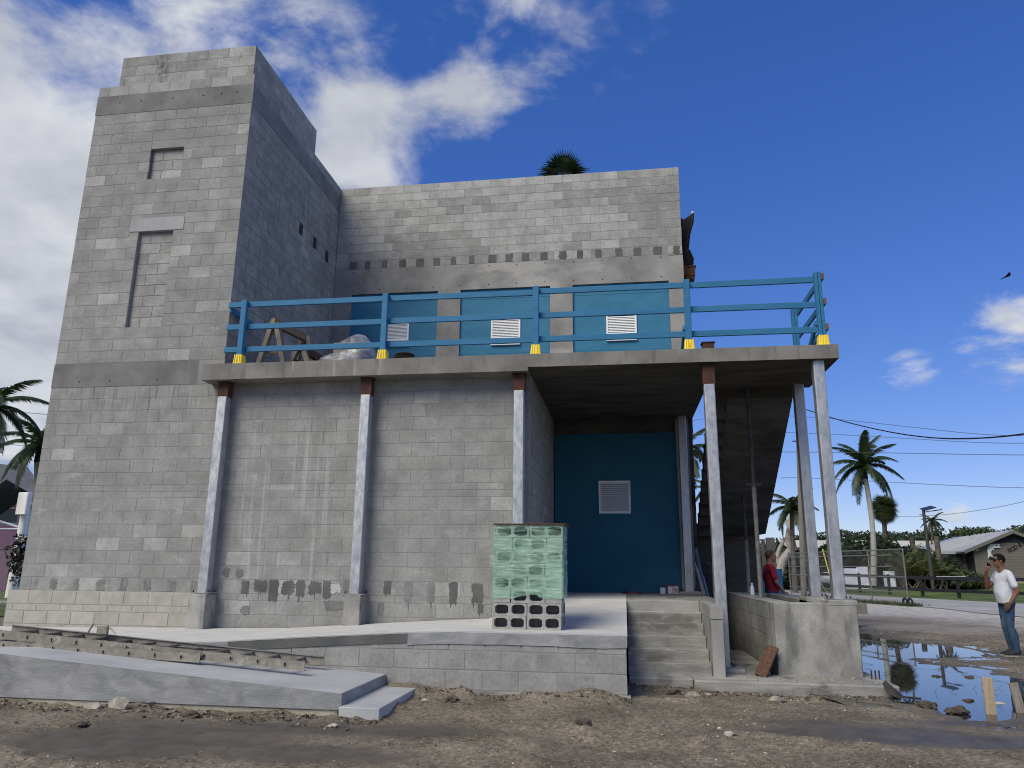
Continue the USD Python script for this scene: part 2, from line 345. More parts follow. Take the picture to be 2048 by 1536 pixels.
mk('clod', (.045, .038, .03), (.10, .085, .065), scale=14, rough=.95, bump=(40, .008))
mk('rock', (.22, .20, .165), (.44, .41, .35), scale=9, rough=.95, bump=(30, .006), marks=[((.10, .085, .065), 4, None, .5, .65, .6, None)])
mk('rebar', (.035, .028, .026), (.07, .045, .035), scale=30, rough=.8)
mk('grass', (.055, .085, .022), (.105, .145, .040), scale=.35, rough=.95, fine=(9, .28))
mk('bark_grey', (.27, .262, .24), (.40, .385, .355), scale=2.2, stretch=(1, 1, 6), rough=.9, fine=(12, .15))
mk('bark_brown', (.07, .058, .045), (.15, .125, .10), scale=5, rough=.95, fine=(20, .2))
mk('bark_pale', (.24, .215, .185), (.40, .37, .33), scale=2.5, rough=.9, fine=(12, .2), marks=[((.07, .06, .05), 1.5, None, .5, .62, .7, None)])
mk('dead_frond', (.11, .082, .056), (.19, .15, .11), scale=4, rough=.95)
mk('pole_wood', (.13, .125, .108), (.20, .19, .165), scale=3, stretch=(8, 8, .5), rough=.95)
mk('wire', (.006, .007, .012), rough=.6)
mk('wire_thin', (.05, .06, .08), rough=.6)
mk('pink', (.72, .33, .35), (.78, .37, .39), scale=.8, rough=.7)
mk('siding', (.125, .115, .10), (.15, .138, .12), scale=.5, rough=.8)
mk('siding_dark', (.05, .046, .04), (.07, .065, .056), scale=.5, rough=.8)
mk('roof_metal', (.36, .37, .38), (.45, .46, .47), scale=.5, stretch=(1, 4, 1), rough=.45, metal=.25)
mk('roof_white', (.45, .44, .40), (.54, .53, .49), scale=.5, rough=.6)
mk('roof_grey', (.12, .125, .13), (.17, .175, .18), scale=1, rough=.8)
mk('white_paint', (.72, .72, .70), (.80, .80, .78), scale=2, rough=.5)
mk('cool_white', (.55, .58, .66), (.66, .69, .76), scale=2, rough=.6)
mk('glass_dark', (.012, .014, .016), rough=.12, spec=.6)
mk('panel_dark', (.015, .018, .025), (.03, .033, .04), scale=4, rough=.3)
mk('letter_black', (.02, .02, .02), rough=.6)
mk('fish_white', (.50, .52, .50), (.66, .67, .65), scale=2.5, rough=.5, marks=[((.25, .28, .26), 2.2, None, .55, .68, .6, None)])
mk('skin', (.16, .078, .048), (.205, .105, .068), scale=14, rough=.55)
mk('skin_red', (.25, .12, .085), (.31, .16, .115), scale=14, rough=.55)
mk('hair_black', (.006, .005, .004), (.012, .010, .008), scale=60, rough=.9, spec=.12)
mk('hair_brown', (.035, .022, .015), (.06, .04, .028), scale=60, rough=.6)
mk('shirt_white', (.50, .52, .58), (.60, .62, .68), scale=5, rough=.9, bump=(9, .006))
mk('shirt_red', (.235, .016, .032), (.29, .022, .042), scale=5, rough=.9, bump=(9, .006))
mk('denim', (.028, .055, .105), (.055, .095, .165), scale=7, rough=.9, fine=(90, .15), bump=(10, .006), marks=[((.12, .17, .24), 3, (1, 1, .6), .58, .72, .5, None)])
mk('shoe', (.018, .018, .02), (.035, .034, .034), scale=10, rough=.6)
mk('sole', (.30, .29, .27), rough=.8)
mk('bird_dark', (.012, .012, .014), rough=.8)
mk('can_white', (.50, .50, .50), rough=.5)
mk('can_red', (.35, .04, .035), rough=.5)
mk('blue_tarp', (.02, .055, .12), (.035, .085, .17), scale=4, rough=.5)
mk('mulch', (.02, .014, .010), (.05, .035, .025), scale=30, rough=.95, bump=(40, .02))
leaf('frond_green', (.030, .052, .014), (.062, .092, .026), scale=1.2)
leaf('frond_dark', (.018, .034, .012), (.040, .062, .020), scale=1.2)
leaf('fan_green', (.036, .058, .018), (.078, .102, .036), scale=1.5)
leaf('fan_dark', (.010, .024, .008), (.026, .048, .014), scale=1.5, trans=.15)
leaf('shrub_green', (.040, .060, .016), (.085, .105, .034), scale=.8)
leaf('shrub_dark', (.014, .028, .008), (.038, .062, .018), scale=.8)
leaf('tree_green', (.022, .040, .012), (.055, .078, .026), scale=.35)
leaf('areca', (.055, .075, .018), (.115, .125, .038), scale=.9)
leaf('purple_leaf', (.010, .012, .008), (.026, .030, .018), scale=3, trans=.15)
leaf('weed', (.03, .05, .012), (.07, .09, .03), scale=6)


def film(name, col, dens_lo, dens_hi, scale, stretch, rough):
    """stretch film: see-through, with milky folds"""
    N = {'g': ('geometry', {}), 'mp': ('mapping', {'scale': stretch, 'rotation': (0, .22, 0)}), 'n': ('noise_texture', {'scale': scale, 'detail': 6, 'roughness': .62, 'distortion': .8}),
         'mq': ('mapping', {'scale': stretch, 'rotation': (0, -.38, 0)}), 'nq': ('noise_texture', {'scale': scale * 1.3, 'detail': 6, 'roughness': .62, 'distortion': .5}), 'mx': ('math', {'math_type': 'maximum'}), 'n2': ('noise_texture', {'scale': 2.6, 'detail': 2}), 'ad': ('math', {'math_type': 'multiply_add', 'value2': .75}),
         'f': ('map_range', {'from_min': .72, 'from_max': 1.06, 'to_min': dens_lo, 'to_max': dens_hi, 'clamp': True}),
         'cr': ('rgb_ramp', {'ramp': [(.45, col), (.62, col), (.70, (.82, .88, .85))]}), 'bp': ('bump', {'strength': .8, 'distance': .012}), 'p': ('principled_bsdf', {'roughness': rough, 'specular_ior_level': .6}),
         't': ('transparent_bsdf', {'color': tuple(.55 + .45 * c / max(col) for c in col)}), 'm': ('mix_closure', {})}
    L = [('g.position', 'mp.vector'), ('mp.vector', 'n.vector'), ('g.position', 'n2.vector'), ('n2.fac', 'ad.value1'), ('g.position', 'mq.vector'), ('mq.vector', 'nq.vector'), ('n.fac', 'mx.value1'), ('nq.fac', 'mx.value2'), ('mx.value', 'ad.value3'), ('ad.value', 'f.value'), ('n.fac', 'bp.height'), ('bp.normal', 'p.normal'),
         ('mx.value', 'cr.fac'), ('cr.color', 'p.base_color'), ('f.result', 'm.fac'), ('t.BSDF', 'm.closure1'), ('p.BSDF', 'm.closure2')]
    MATS[name] = usdkit.material(stage, '/World/Looks/' + name, N, L, surface='m.closure')


film('green_film', (.40, .64, .50), .03, .58, 4.5, (.8, .8, 7.5), .2)
film('clear_film', (.42, .44, .48), .10, .62, 6.0, (1.2, 1.2, 2.2), .18)

# ---------------------------------------------------------------- ground, road, lawn, puddle
GZ, WATER = -0.97, -0.985
FA, FT, FN = np.array([26.83, 34.86]), np.array([-0.43, 0.903]), np.array([0.903, 0.43])        # the line of the black board fence, along and across


def fence_st(x, y):
    dx, dy = x - FA[0], y - FA[1]
    return dx * FT[0] + dy * FT[1], dx * FN[0] + dy * FN[1]


def rise(x, y):
    r = np.hypot(x - CAM[0], y - CAM[1])
    return np.interp(r, [0, 50, 56, 62, 68, 80, 140, 900], [0, 0, .12, .5, .86, .97, 1.2, 3.0])


PUDDLE = Polygon([(12.55, -1.3), (12.62, -1.75), (12.75, -2.3), (13.3, -1.95), (13.75, -.8), (14.4, .8), (14.3, 1.5), (13.6, 2.3), (13.8, 3.2), (14.7, 3.9), (15.5, 4.3), (15.5, 5.0), (14.8, 6.6),
                  (14.5, 8.6), (15.4, 11.1), (14.9, 12.0), (14.2, 9.5), (13.2, 5.0), (12.4, 1.2), (12.1, -.4)])


def puddle_depth(x, y):
    out = np.full(x.shape, -1.0); near = (x > 10) & (x < 18) & (y > -4) & (y < 14)
    if near.any():
        px, py = x[near], y[near]; ring = np.array(PUDDLE.exterior.coords); d = np.full(px.shape, 9.0)
        for a, b in zip(ring[:-1], ring[1:]):
            e = b - a; t = np.clip(((px - a[0]) * e[0] + (py - a[1]) * e[1]) / (e @ e), 0, 1)
            d = np.minimum(d, np.hypot(px - a[0] - t * e[0], py - a[1] - t * e[1]))
        ins = contains_xy(PUDDLE, px, py); p3 = np.stack([px * 1.1, py * 1.1, px * 0], -1)
        out[near] = np.where(ins, d, -d) + (meshkit.fbm(p3, 5, 11) - .5) * .8 + .16
    return out


def mud_mask(x, y):
    p3 = np.stack([x * .55, y * 1.1, x * 0], -1)
    m = meshkit.fbm(p3, 3, 5)
    lob = np.zeros(x.shape)
    for cx, cy, rx, ry, a in ((5.6, -5.1, 1.9, .95, .34), (8.1, -4.15, 1.6, .40, .26), (11.6, -3.7, 1.0, .40, .28), (3.0, -4.6, 1.2, .5, .12), (13.0, -3.4, 1.2, .5, .12), (9.6, -5.4, .8, .3, .1)):
        lob += a * np.exp(-((x - cx) / rx) ** 2 - ((y - cy) / ry) ** 2)
    v = np.clip((m * .7 + lob - .47) / .16, 0, 1)
    return np.where((y > -8) & (y < 0), v * v * (3 - 2 * v), 0)


def ground_z(x, y, detail=True):
    z = GZ + rise(x, y)
    near = np.clip((30 - np.hypot(x - CAM[0], y - CAM[1])) / 10, 0, 1)
    p3 = np.stack([x, y, x * 0], -1)
    z = z + near * (meshkit.fbm(p3 * .45, 3, 1) - .5) * .07
    # earth thrown up along the foot of the ramp, the steps and the footing
    foot = np.where(x < 6.75, -3.65, np.where(x < 9.45, -2.35, np.where(x < 12.5, -1.2, 9)))
    d = foot - y
    bank = np.where((d > -.4) & (d < 2.4) & (x > -4) & (x < 12.6), np.exp(-np.clip(d, 0, 9) / .33), 0) * np.where(x > 9.4, .12, np.where((x > 3.4) & (x < 6.8), .3, 1)) * (.015 + .06 * np.clip(meshkit.fbm(p3 * 2.1, 3, 8) - .42, 0, 1) / .3)
    z = z + bank + np.where(y < -2.0, .03 * near, 0)
    z = z - .02 * np.clip((x - 11) / .6, 0, 1) * np.clip((y + 3.4) / .8, 0, 1) * (y < 6) - .045 * np.exp(-((y + 1.4) / .5) ** 2) * np.clip((x - 9.6) / .5, 0, 1) * np.clip((12.1 - x) / .5, .3, 1) * (x < 14) - .03 * np.exp(-((y + 3.8) / .35) ** 2) * np.clip((x - 3) / .8, 0, 1) * np.clip((7.3 - x) / .4, 0, 1)
    z += np.where((x < 5) & (y < -3.7), .05 * np.clip((5 - x) / 3, 0, 1) * np.clip((-3.7 - y) / .5, 0, 1), 0)
    if detail:
        mud = mud_mask(x, y); amp = near * (1 - .80 * mud)
        rough = (meshkit.fbm(p3 * 5.5, 4, 2) - .5) * .055 + (meshkit.fbm(p3 * 24, 3, 3) - .5) * .022
        cl = meshkit.fbm(p3 * 3.1, 3, 21); rough = rough + np.clip(cl - .62, 0, 1) * .22
        z = z + amp * rough - .012 * mud
        # tyre tread marks across the foreground
        tr = np.sin((x * .25 + y) * 30) * np.exp(-((y + 5.55 + .12 * np.sin(x)) / .16) ** 2); z += np.where(y < -4, tr * .008, 0)
        for (yy, sl, amp_) in ((-4.55, .05, .022), (-5.9, .04, .026)):
            dd = (y - yy - sl * (x - 8) - .10 * np.sin(x * .7)) / .13; z = z - np.where(y < -2.6, amp_ * np.exp(-dd ** 2) - .5 * amp_ * np.exp(-(np.abs(dd) - 1.9) ** 2 * 2), 0) * np.clip(meshkit.fbm(p3 * .6, 2, 61) * 3 - .9, 0, 1)
    pd = puddle_depth(x, y)
    k = np.clip((pd + .25) / .5, 0, 1); k = k * k * (3 - 2 * k)
    z = np.where(pd > -.9, z * (1 - k) + (WATER - .05 + .6 * (z - GZ)) * k, z)
    z = np.where((pd > -.3) & (pd < .05), np.maximum(z, WATER - .008 - .07 * np.clip(pd + .02, -.3, .2)), z)
    s, n = fence_st(x, y)
    z = np.where((n > -1.2), z - .12, z)
    z = np.where((x > -.3) & (x < 12.3) & (y > -.6) & (y < 12), np.minimum(z, GZ - .05), z)          # under the building
    return z


def axis(parts):
    out = [np.arange(a, b, s) for a, b, s in parts]
    return np.unique(np.round(np.concatenate(out), 4))


def grid(xs, ys, zf):
    X, Y = np.meshgrid(xs, ys, indexing='ij'); Z = zf(X, Y)
    V = np.stack([X, Y, Z], -1).reshape(-1, 3); nx, ny = X.shape
    i = (np.arange(nx - 1)[:, None] * ny + np.arange(ny - 1)[None]).ravel()
    Fc = np.vstack([np.stack([i, i + ny, i + ny + 1], 1), np.stack([i, i + ny + 1, i + 1], 1)])
    return V, Fc


gx = axis([(-900, -100, 80), (-100, -20, 8), (-20, 1, .6), (1, 3.5, .06), (3.5, 13.4, .036), (13.4, 17, .06), (17, 30, .35), (30, 70, 2.5), (70, 200, 10), (200, 901, 70)])
gy = axis([(-300, -30, 30), (-30, -9, 2), (-9, -6.6, .3), (-6.6, -.9, .036), (-.9, 6, .09), (6, 14, .14), (14, 30, .5), (30, 80, 2.5), (80, 200, 8), (200, 1201, 100)])
GV, GF = grid(gx, gy, ground_z)
MUD = mud_mask(GV[:, 0], GV[:, 1])
_pd = puddle_depth(GV[:, 0], GV[:, 1]); WETEDGE = np.clip((_pd + .55) / .55, 0, 1) * (_pd > -.95)
_rr = np.hypot(GV[:, 0] - CAM[0], GV[:, 1] - CAM[1])
_p3 = np.stack([GV[:, 0] * .3, GV[:, 1] * .3, GV[:, 0] * 0], -1)
PALE = np.clip((_rr + (meshkit.fbm(_p3, 3, 31) - .5) * 9 - 23) / 7, 0, 1) * (GV[:, 0] > 5) * np.clip((70 - _rr) / 20, 0, 1)


def ground_look():
    N = {'g': ('geometry', {}),
         'n1': ('noise_texture', {'scale': 1.1, 'detail': 6, 'roughness': .65}), 'r1': ('rgb_ramp', {'ramp': [(.30, (.092, .077, .056)), (.52, (.165, .140, .104)), (.72, (.235, .205, .155))]}),
         'n2': ('noise_texture', {'scale': 26, 'detail': 4, 'roughness': .7}), 'r2': ('rgb_ramp', {'ramp': [(.30, (.36, .36, .36)), (.50, (1, 1, 1)), (.70, (1.6, 1.6, 1.6))]}),
         'm2': ('mix', {'mix_type': 'multiply', 'fac': 1.0}),
         'vo': ('voronoi_texture', {'scale': 42, 'feature': 'f1'}), 'sc': ('separate_color', {}), 'sp': ('map_range', {'range_type': 'smoothstep', 'from_min': .80, 'from_max': .90, 'to_min': 0, 'to_max': .55, 'clamp': True}),
         'vd': ('map_range', {'range_type': 'smoothstep', 'from_min': .32, 'from_max': .20, 'to_min': 0, 'to_max': 1, 'clamp': True}), 'vm': ('math', {'math_type': 'multiply'}),
         'm3': ('mix', {'mix_type': 'mix', 'color2': (.50, .46, .40)}),
         'ap': ('attribute', {'attribute': 'pale'}), 'np': ('noise_texture', {'scale': 3, 'detail': 7, 'roughness': .75}), 'rp': ('rgb_ramp', {'ramp': [(.3, (.20, .18, .15)), (.5, (.40, .38, .345)), (.7, (.55, .535, .50))]}), 'm4': ('mix', {'mix_type': 'mix'}),
         'at': ('attribute', {'attribute': 'tone'}), 'nm': ('noise_texture', {'scale': 6, 'detail': 5}), 'rm': ('rgb_ramp', {'ramp': [(.3, (.058, .051, .043)), (.7, (.108, .096, .080))]}), 'm5': ('mix', {'mix_type': 'mix'}),
         'mf': ('math', {'math_type': 'multiply', 'value2': .88}), 'ro': ('map_range', {'from_min': 0, 'from_max': 1, 'to_min': .95, 'to_max': .52, 'clamp': True}),
         'bn': ('noise_texture', {'scale': 55, 'detail': 5, 'roughness': .7}), 'bp': ('bump', {'strength': 1.0, 'distance': .010}), 'p': ('principled_bsdf', {'specular_ior_level': .3})}
    L = [('g.position', f'{k}.vector') for k in ('n1', 'n2', 'vo', 'np', 'nm', 'bn')]
    L += [('n1.fac', 'r1.fac'), ('n2.fac', 'r2.fac'), ('r1.color', 'm2.color1'), ('r2.color', 'm2.color2'), ('vo.color', 'sc.color'), ('sc.r', 'sp.value'), ('vo.distance', 'vd.value'), ('sp.result', 'vm.value1'), ('vd.result', 'vm.value2'),
          ('vm.value', 'm3.fac'), ('m2.color', 'm3.color1'), ('np.fac', 'rp.fac'), ('ap.fac', 'm4.fac'), ('m3.color', 'm4.color1'), ('rp.color', 'm4.color2'), ('nm.fac', 'rm.fac'), ('at.fac', 'mf.value1'), ('mf.value', 'm5.fac'),
          ('m4.color', 'm5.color1'), ('rm.color', 'm5.color2'), ('m5.color', 'p.base_color'), ('at.fac', 'ro.value'), ('ro.result', 'p.roughness'), ('bn.fac', 'bp.height'), ('bp.normal', 'p.normal')]
    MATS['ground'] = usdkit.material(stage, '/World/Looks/ground_look', N, L, surface='p.BSDF')


ground_look()
ground = obj('ground', (GV, GF), 'ground', smooth=True, tone=np.clip(np.maximum(MUD, WETEDGE * .8), 0, 1), kind='structure')
UsdGeom.PrimvarsAPI(UsdGeom.Mesh(ground)).CreatePrimvar('pale', Sdf.ValueTypeNames.FloatArray, 'vertex').Set(Vt.FloatArray.FromNumpy(PALE.astype(np.float32)))


def gz(x, y, detail=False):
    return float(ground_z(np.array([float(x)]), np.array([float(y)]), detail)[0])


def strip(name, mat, ts, lo, hi, zf, k=6, **kw):
    """a sheet along the fence line: t along, n from lo(t) to hi(t)"""
    V, Fc = [], []
    for t in ts:
        for j in range(k + 1):
            n = lo(t) + (hi(t) - lo(t)) * j / k; x, y = FA + t * FT + n * FN; V.append((x, y, zf(x, y)))
    for i in range(len(ts) - 1):
        for j in range(k):
            a = i * (k + 1) + j; Fc += [(a, a + k + 1, a + k + 2), (a, a + k + 2, a + 1)]
    m = trimesh.Trimesh(V, Fc, process=False)
    if m.face_normals[0][2] < 0:
        m.invert()
    return obj(name, m, mat, smooth=True, kind='structure', **kw)


ts = np.concatenate([np.arange(-120, -20, 10), np.arange(-20, 20, 1.5), np.arange(20, 260, 10)])
near_edge = lambda t: float(np.interp(t, [-60, -14.5, -7.4, 2, 60], [-14.5, -12.4, -9.5, -7.6, -7.2])) + .18 * math.sin(t * 1.7)
strip('road', 'asphalt', ts, near_edge, lambda t: -1.9, lambda x, y: GZ + .02 + float(rise(x, y)), 3)
strip('lawn', 'grass', ts, lambda t: -1.9 + .1 * math.sin(t * 2.1), lambda t: 240.0, lambda x, y: GZ + .03 + float(rise(x, y)), 90)
V_, F_ = grid(np.array([-160., -60, -40, -25, -16, -12, -9, -7]), np.array([4., 8, 14, 20, 30, 45, 60, 90, 200]), lambda X, Y: GZ + .02 + rise(X, Y))
obj('lawn', (V_, F_), 'grass', kind='structure')
V_, F_ = grid(np.array([-60., -25, -16, -9]), np.array([13.5, 14.9]), lambda X, Y: GZ + .03 + 0 * X)
obj('path', (V_, F_), 'asphalt', kind='structure')

# water
N_ = {'g': ('geometry', {}), 'n': ('noise_texture', {'scale': 1.6, 'detail': 2}), 'b': ('bump', {'strength': .5, 'distance': .0012}), 'p': ('principled_bsdf', {'base_color': (.035, .032, .026), 'roughness': .015, 'ior': 1.33, 'specular_ior_level': .75})}
MATS['water'] = usdkit.material(stage, '/World/Looks/water', N_, [('g.position', 'n.vector'), ('n.fac', 'b.height'), ('b.normal', 'p.normal')], surface='p.BSDF')
wp = PUDDLE.buffer(.9)
w_ = trimesh.creation.triangulate_polygon(wp, engine='earcut')
obj('puddle', (np.column_stack([w_[0], np.full(len(w_[0]), WATER)]), w_[1]), 'water', kind='structure')

# ---------------------------------------------------------------- the building
W, D, XR, ZT = 3.064, 4.224, 10.79, 8.974
BW, BH = .4064, .2032
SLAB0, SLAB1, YS = 3.284, 3.484, -.35


JIT = np.random.default_rng(44)


def block_mesh(o, U, N, u0, u1, z0, z1, proud, joint=.0036, deep=.03):
    o, U, N = np.array(o, float), np.array(U, float), np.array(N, float)
    j_ = JIT.uniform(-.0012, .0022, 4); a, b, c, d = u0 + joint + j_[0], u1 - joint - j_[1], z0 + joint + j_[2], z1 - joint - j_[3]; ch = .003
    V = []
    for (i0, i1, j0, j1), off in (((a, b, c, d), -deep), ((a, b, c, d), proud - .0016), ((a + ch, b - ch, c + ch, d - ch), proud)):
        for (u, z) in ((i0, j0), (i1, j0), (i1, j1), (i0, j1)):
            V.append([*(o + U * u + N * off), z])
    Fc = [(8, 9, 10), (8, 10, 11)]
    for r in (0, 4):
        for k in range(4):
            A, B = r + k, r + (k + 1) % 4; Fc += [(A, B, B + 4), (A, B + 4, A + 4)]
    V = np.array(V)
    if np.cross(U, N) > 0:      # keep faces outward
        Fc = [f[::-1] for f in Fc]
    return V, np.array(Fc)


WALLS = {}          # wall name -> list of (V, F, tone, centre)


def courses(wall, o, U, N, length, rows, shift, holes=(), tonef=None, rnd=None, width=BW, joint=.0036):
    """rows: [(z0, z1)]; shift(k) = where the first joint of row k is; holes: (u0, u1, z0, z1) left free"""
    rnd = rnd or np.random.default_rng(sum(map(ord, wall)))
    out = WALLS.setdefault(wall, [])
    for k, (z0, z1) in enumerate(rows):
        s = shift(k) % width; edges = [0.0] + [e for e in np.arange(s, length, width) if .03 < e < length - .03] + [length]
        spans = list(zip(edges[:-1], edges[1:]))
        for (h0, h1, hz0, hz1) in holes:
            if z0 < hz1 - .02 and z1 > hz0 + .02:
                new = []
                for a, b in spans:
                    if b <= h0 or a >= h1:
                        new.append((a, b)); continue
                    if a < h0 - .04: new.append((a, h0))
                    if b > h1 + .04: new.append((h1, b))
                spans = new
        for a, b in spans:
            c = np.array([*(np.array(o) + np.array(U) * (a + b) / 2), (z0 + z1) / 2])
            t = tonef(c, rnd) if tonef else .5
            V, Fc = block_mesh(o, U, N, a, b, z0, z1, rnd.uniform(-.0008, .0016), joint)
            out.append((V, Fc, float(np.clip(t, 0, 1)), c, len(V)))


def rows_of(z0, z1, n):
    e = np.linspace(z0, z1, n + 1); return list(zip(e[:-1], e[1:]))


def tone_front(c, r):
    t = .42 + (meshkit.fbm(np.array([c[0] * .8, c[2] * .8, 3]), 2, 4) - .5) * .35 + r.normal(0, .045)
    return t + (.30 if r.random() < .05 else 0) - (.12 if r.random() < .05 else 0)


def tone_tower(c, r):
    t = .45 + (meshkit.fbm(np.array([c[0] * .8, c[2] * .8, 9]), 2, 5) - .5) * .5 + r.normal(0, .055)
    if c[2] > 8.7: t += .28 if r.random() < .45 else .02
    if 1.1 < c[0] < 2.0 and c[2] < 7: t += .12 * r.random()
    return t + (.36 if r.random() < .055 else 0)


def tone_side(c, r):
    return .40 + (meshkit.fbm(np.array([c[1] * .9, c[2] * .9, 2]), 2, 6) - .5) * .6 + r.normal(0, .10)


def tone_upper(c, r):
    band = meshkit.fbm(np.array([c[0] * .35 + 3, c[2] * 1.1, 4]), 2, 12) + .10 * (7.9 < c[2] + .12 * (c[0] - 7) < 8.6) * 0
    bright = band + .1 * (c[2] > 8.55) + .10 * (6.5 < c[0] < 9.7) * (7.2 < c[2] < 8.3) > .535
    t = (.88 if bright and r.random() < .85 else .47) + (.2 if c[2] > 8.78 else 0)
    return t + r.normal(0, .075)


bld = thing('block_building', 'raw grey concrete block building with a tall square tower, blue boards and a balcony', 'building')
# cores behind the block faces
low = rows_of(0, 16 * BH, 16); low = low[:7] + [(low[7][0], (low[7][0] + low[7][1]) / 2), ((low[7][0] + low[7][1]) / 2, low[7][1])] + low[8:]
sh_low = lambda k: (0 if (k if k <= 7 else k - 1) % 2 else BW / 2)
courses('front_wall', (0, 0), (1, 0), (0, -1), W, low, sh_low, tonef=tone_front)
sh_b = lambda k: (sh_low(k) + .155) % BW
WF = WALLS.pop('front_wall'); WALLS['front_wall'] = WF
courses('front_wall', (W, 0), (1, 0), (0, -1), 8.066 - W, low, lambda k: sh_b(k), tonef=tone_front)
foot = [(-.62, -.508), (-.503, -.302), (-.3, -.102), (-.1, -.002)]
courses('front_wall', (W - .1, 0), (1, 0), (0, -1), 8.066 - W + .1, foot, lambda k: (k % 2) * .2 + .1, tonef=tone_front)
obj('front_wall', cat_([bx(.01, 8.062, .0036, .2, -1.1, 3.225), bx(7.87, 8.058, .2, 3.85, -1.1, SLAB0)]), 'mortar', bld)
for x0_, x1_, zt_ in ((3.06, 3.335, -.004), (5.445, 5.69, .014), (7.80, 8.05, .014)):
    obj('pedestal', rbx(x0_, x1_, -.30, .0, -.62, zt_, .008), 'pit_concrete', bld)
front_part = stage.GetPrimAtPath('/World/block_building/front_wall')
# warm plinth under the tower
P_rows = [(-.61, -.50), (-.495, -.302), (-.300, -.203), (-.201, -.006)]
plinth = obj('plinth', cat_([bx(-.15, 2.98, -.024, .3, -1.1, -.002), bx(-.15, 2.98, -.021, .0, -.002, .004)]), 'plinth_block', bld, tone=.45)
courses('plinth', (-.15, -.030), (1, 0), (0, -1), 3.12, P_rows, lambda k: [.2, .33, .12, .37][k], tonef=lambda c, r: .5 + r.normal(0, .2), width=.405, joint=.006)
# dark tie beam across the tower front and its mate below the ledge
tower = obj('tower', cat_([bx(.006, W - .006, .006, 4.15, 3.2, 7.03), bx(.006, W - .006, .075, 4.15, 7.0, 9.0), bx(.006, 1.225, .006, .2, 7.03, 7.62), bx(1.87, W - .006, .006, .2, 7.03, 7.62), bx(.006, W - .006, .006, .2, 7.62, 8.40),
                          bx(.006, W - .006, .006, 4.15, 8.40, 8.98), bx(.37, 3.008, .036, 2.80, 8.98, 9.61)]), 'mortar', bld)
# (the niche of the tall blocked doorway is cut by building the core around it)
tower.GetAttribute('points').Set(Vt.Vec3fArray.FromNumpy(np.zeros((0, 3), np.float32)))
tc = cat_([bx(.002, 1.20, .0034, .2, 3.2, 8.98), bx(1.855, W - .0022, .0034, .2, 3.2, 8.98), bx(1.20, 1.855, .0034, .2, 3.2, 4.262), bx(1.20, 1.855, .0034, .2, 6.03, 7.025), bx(1.20, 1.855, .0034, .2, 7.625, 8.98),
           bx(1.20, 1.855, .078, .2, 4.262, 6.03), bx(1.20, 1.855, .078, .2, 7.025, 7.625), bx(.002, W - .0062, .2, D + .2, 3.2, 8.975), bx(.37, 3.0115, .033, 2.80, 8.98, 9.605)])
stage.RemovePrim(tower.GetPath()); _count['/World/block_building/tower'] = 0
tower = obj('tower', tc, 'mortar', bld)
obj('tie_beam', bx(-.004, 2.62, -.004, .006, 16 * BH + .004, 3.660), 'tie_beam', bld)
obj('tie_beam', bx(2.621, W + .003, -.003, .006, 16 * BH + .004, 3.658), 'beam_concrete', bld)
obj('ring_beam', cat_([bx(-.004, W + .004, -.004, .006, 8.398, 8.778), bx(W - .004, W + .004, .0062, 4.2, 8.398, 8.778)]), 'tie_beam', bld)
t_rows = rows_of(3.662, 8.396, 23)
H1, H2 = (1.225, 1.870, 7.03, 7.62), (1.20, 1.855, 4.27, 6.02)
courses('tower', (0, 0), (1, 0), (0, -1), W, t_rows, lambda k: (k % 2) * BW / 2, holes=(H1, H2, (1.03, 2.045, 6.02, 6.27)), tonef=tone_tower)
courses('tower', (0, 0), (1, 0), (0, -1), W, [(8.780, 8.985)], lambda k: .2, tonef=tone_tower)
courses('tower', (.365, .03), (1, 0), (0, -1), 2.65, rows_of(8.99, 9.61, 3), lambda k: .1 + (k % 2) * .2, tonef=tone_tower)
for (h0, h1, z0, z1), n in ((H1, 3), (H2, 9)):
    courses('tower', (h0 + .004, .072), (1, 0), (0, -1), h1 - h0 - .008, rows_of(z0, z1 - .01, n), lambda k: .2 + (k % 2) * .2, tonef=lambda c, r: .60 + r.normal(0, .12))
# side of the tower towards the balcony
s_rows = rows_of(3.49, 8.396, 24)
courses('tower_side', (W, .012), (0, 1), (1, 0), D - .012, s_rows, lambda k: .15 + (k % 2) * BW / 2, tonef=tone_side)
courses('tower_side', (W, .012), (0, 1), (1, 0), D - .012, [(8.780, 8.985)], lambda k: .2, tonef=tone_side)
courses('tower_side', (3.014, .045), (0, 1), (1, 0), 2.75, rows_of(8.99, 9.61, 3), lambda k: .1 + (k % 2) * .2, tonef=tone_side)
obj('lintel', bx(1.03, 2.04, -.006, .07, 6.022, 6.268), 'lintel', bld)
# upper wall behind the balcony
obj('upper_wall', cat_([bx(W + .004, XR - .004, D + .0038, D + .2, 6.92, ZT - .004), bx(W + .004, XR - .006, D + .09, D + .2, 3.3, 6.92)]), 'mortar', bld)
courses('upper_wall', (W + .006, D), (1, 0), (0, -1), XR - W - .006, rows_of(6.936, ZT, 10), lambda k: .10 + (k % 2) * BW / 2, tonef=tone_upper)
obj('tie_beam', bx(W + .01, 10.50, D - .004, D + .09, 6.335, 6.932), 'beam_concrete', bld)
for x0, x1 in ((W + .01, 3.484), (5.48, 5.99), (7.962, 8.447)):
    obj('pier', bx(x0, x1, D - .003, D + .09, SLAB1, 6.333), 'beam_concrete', bld, label='concrete pier with formwork marks between two blue boarded openings')
obj('pier', bx(10.474, XR + .003, D - .007, D + .25, SLAB1, 6.90), 'beam_concrete', bld)


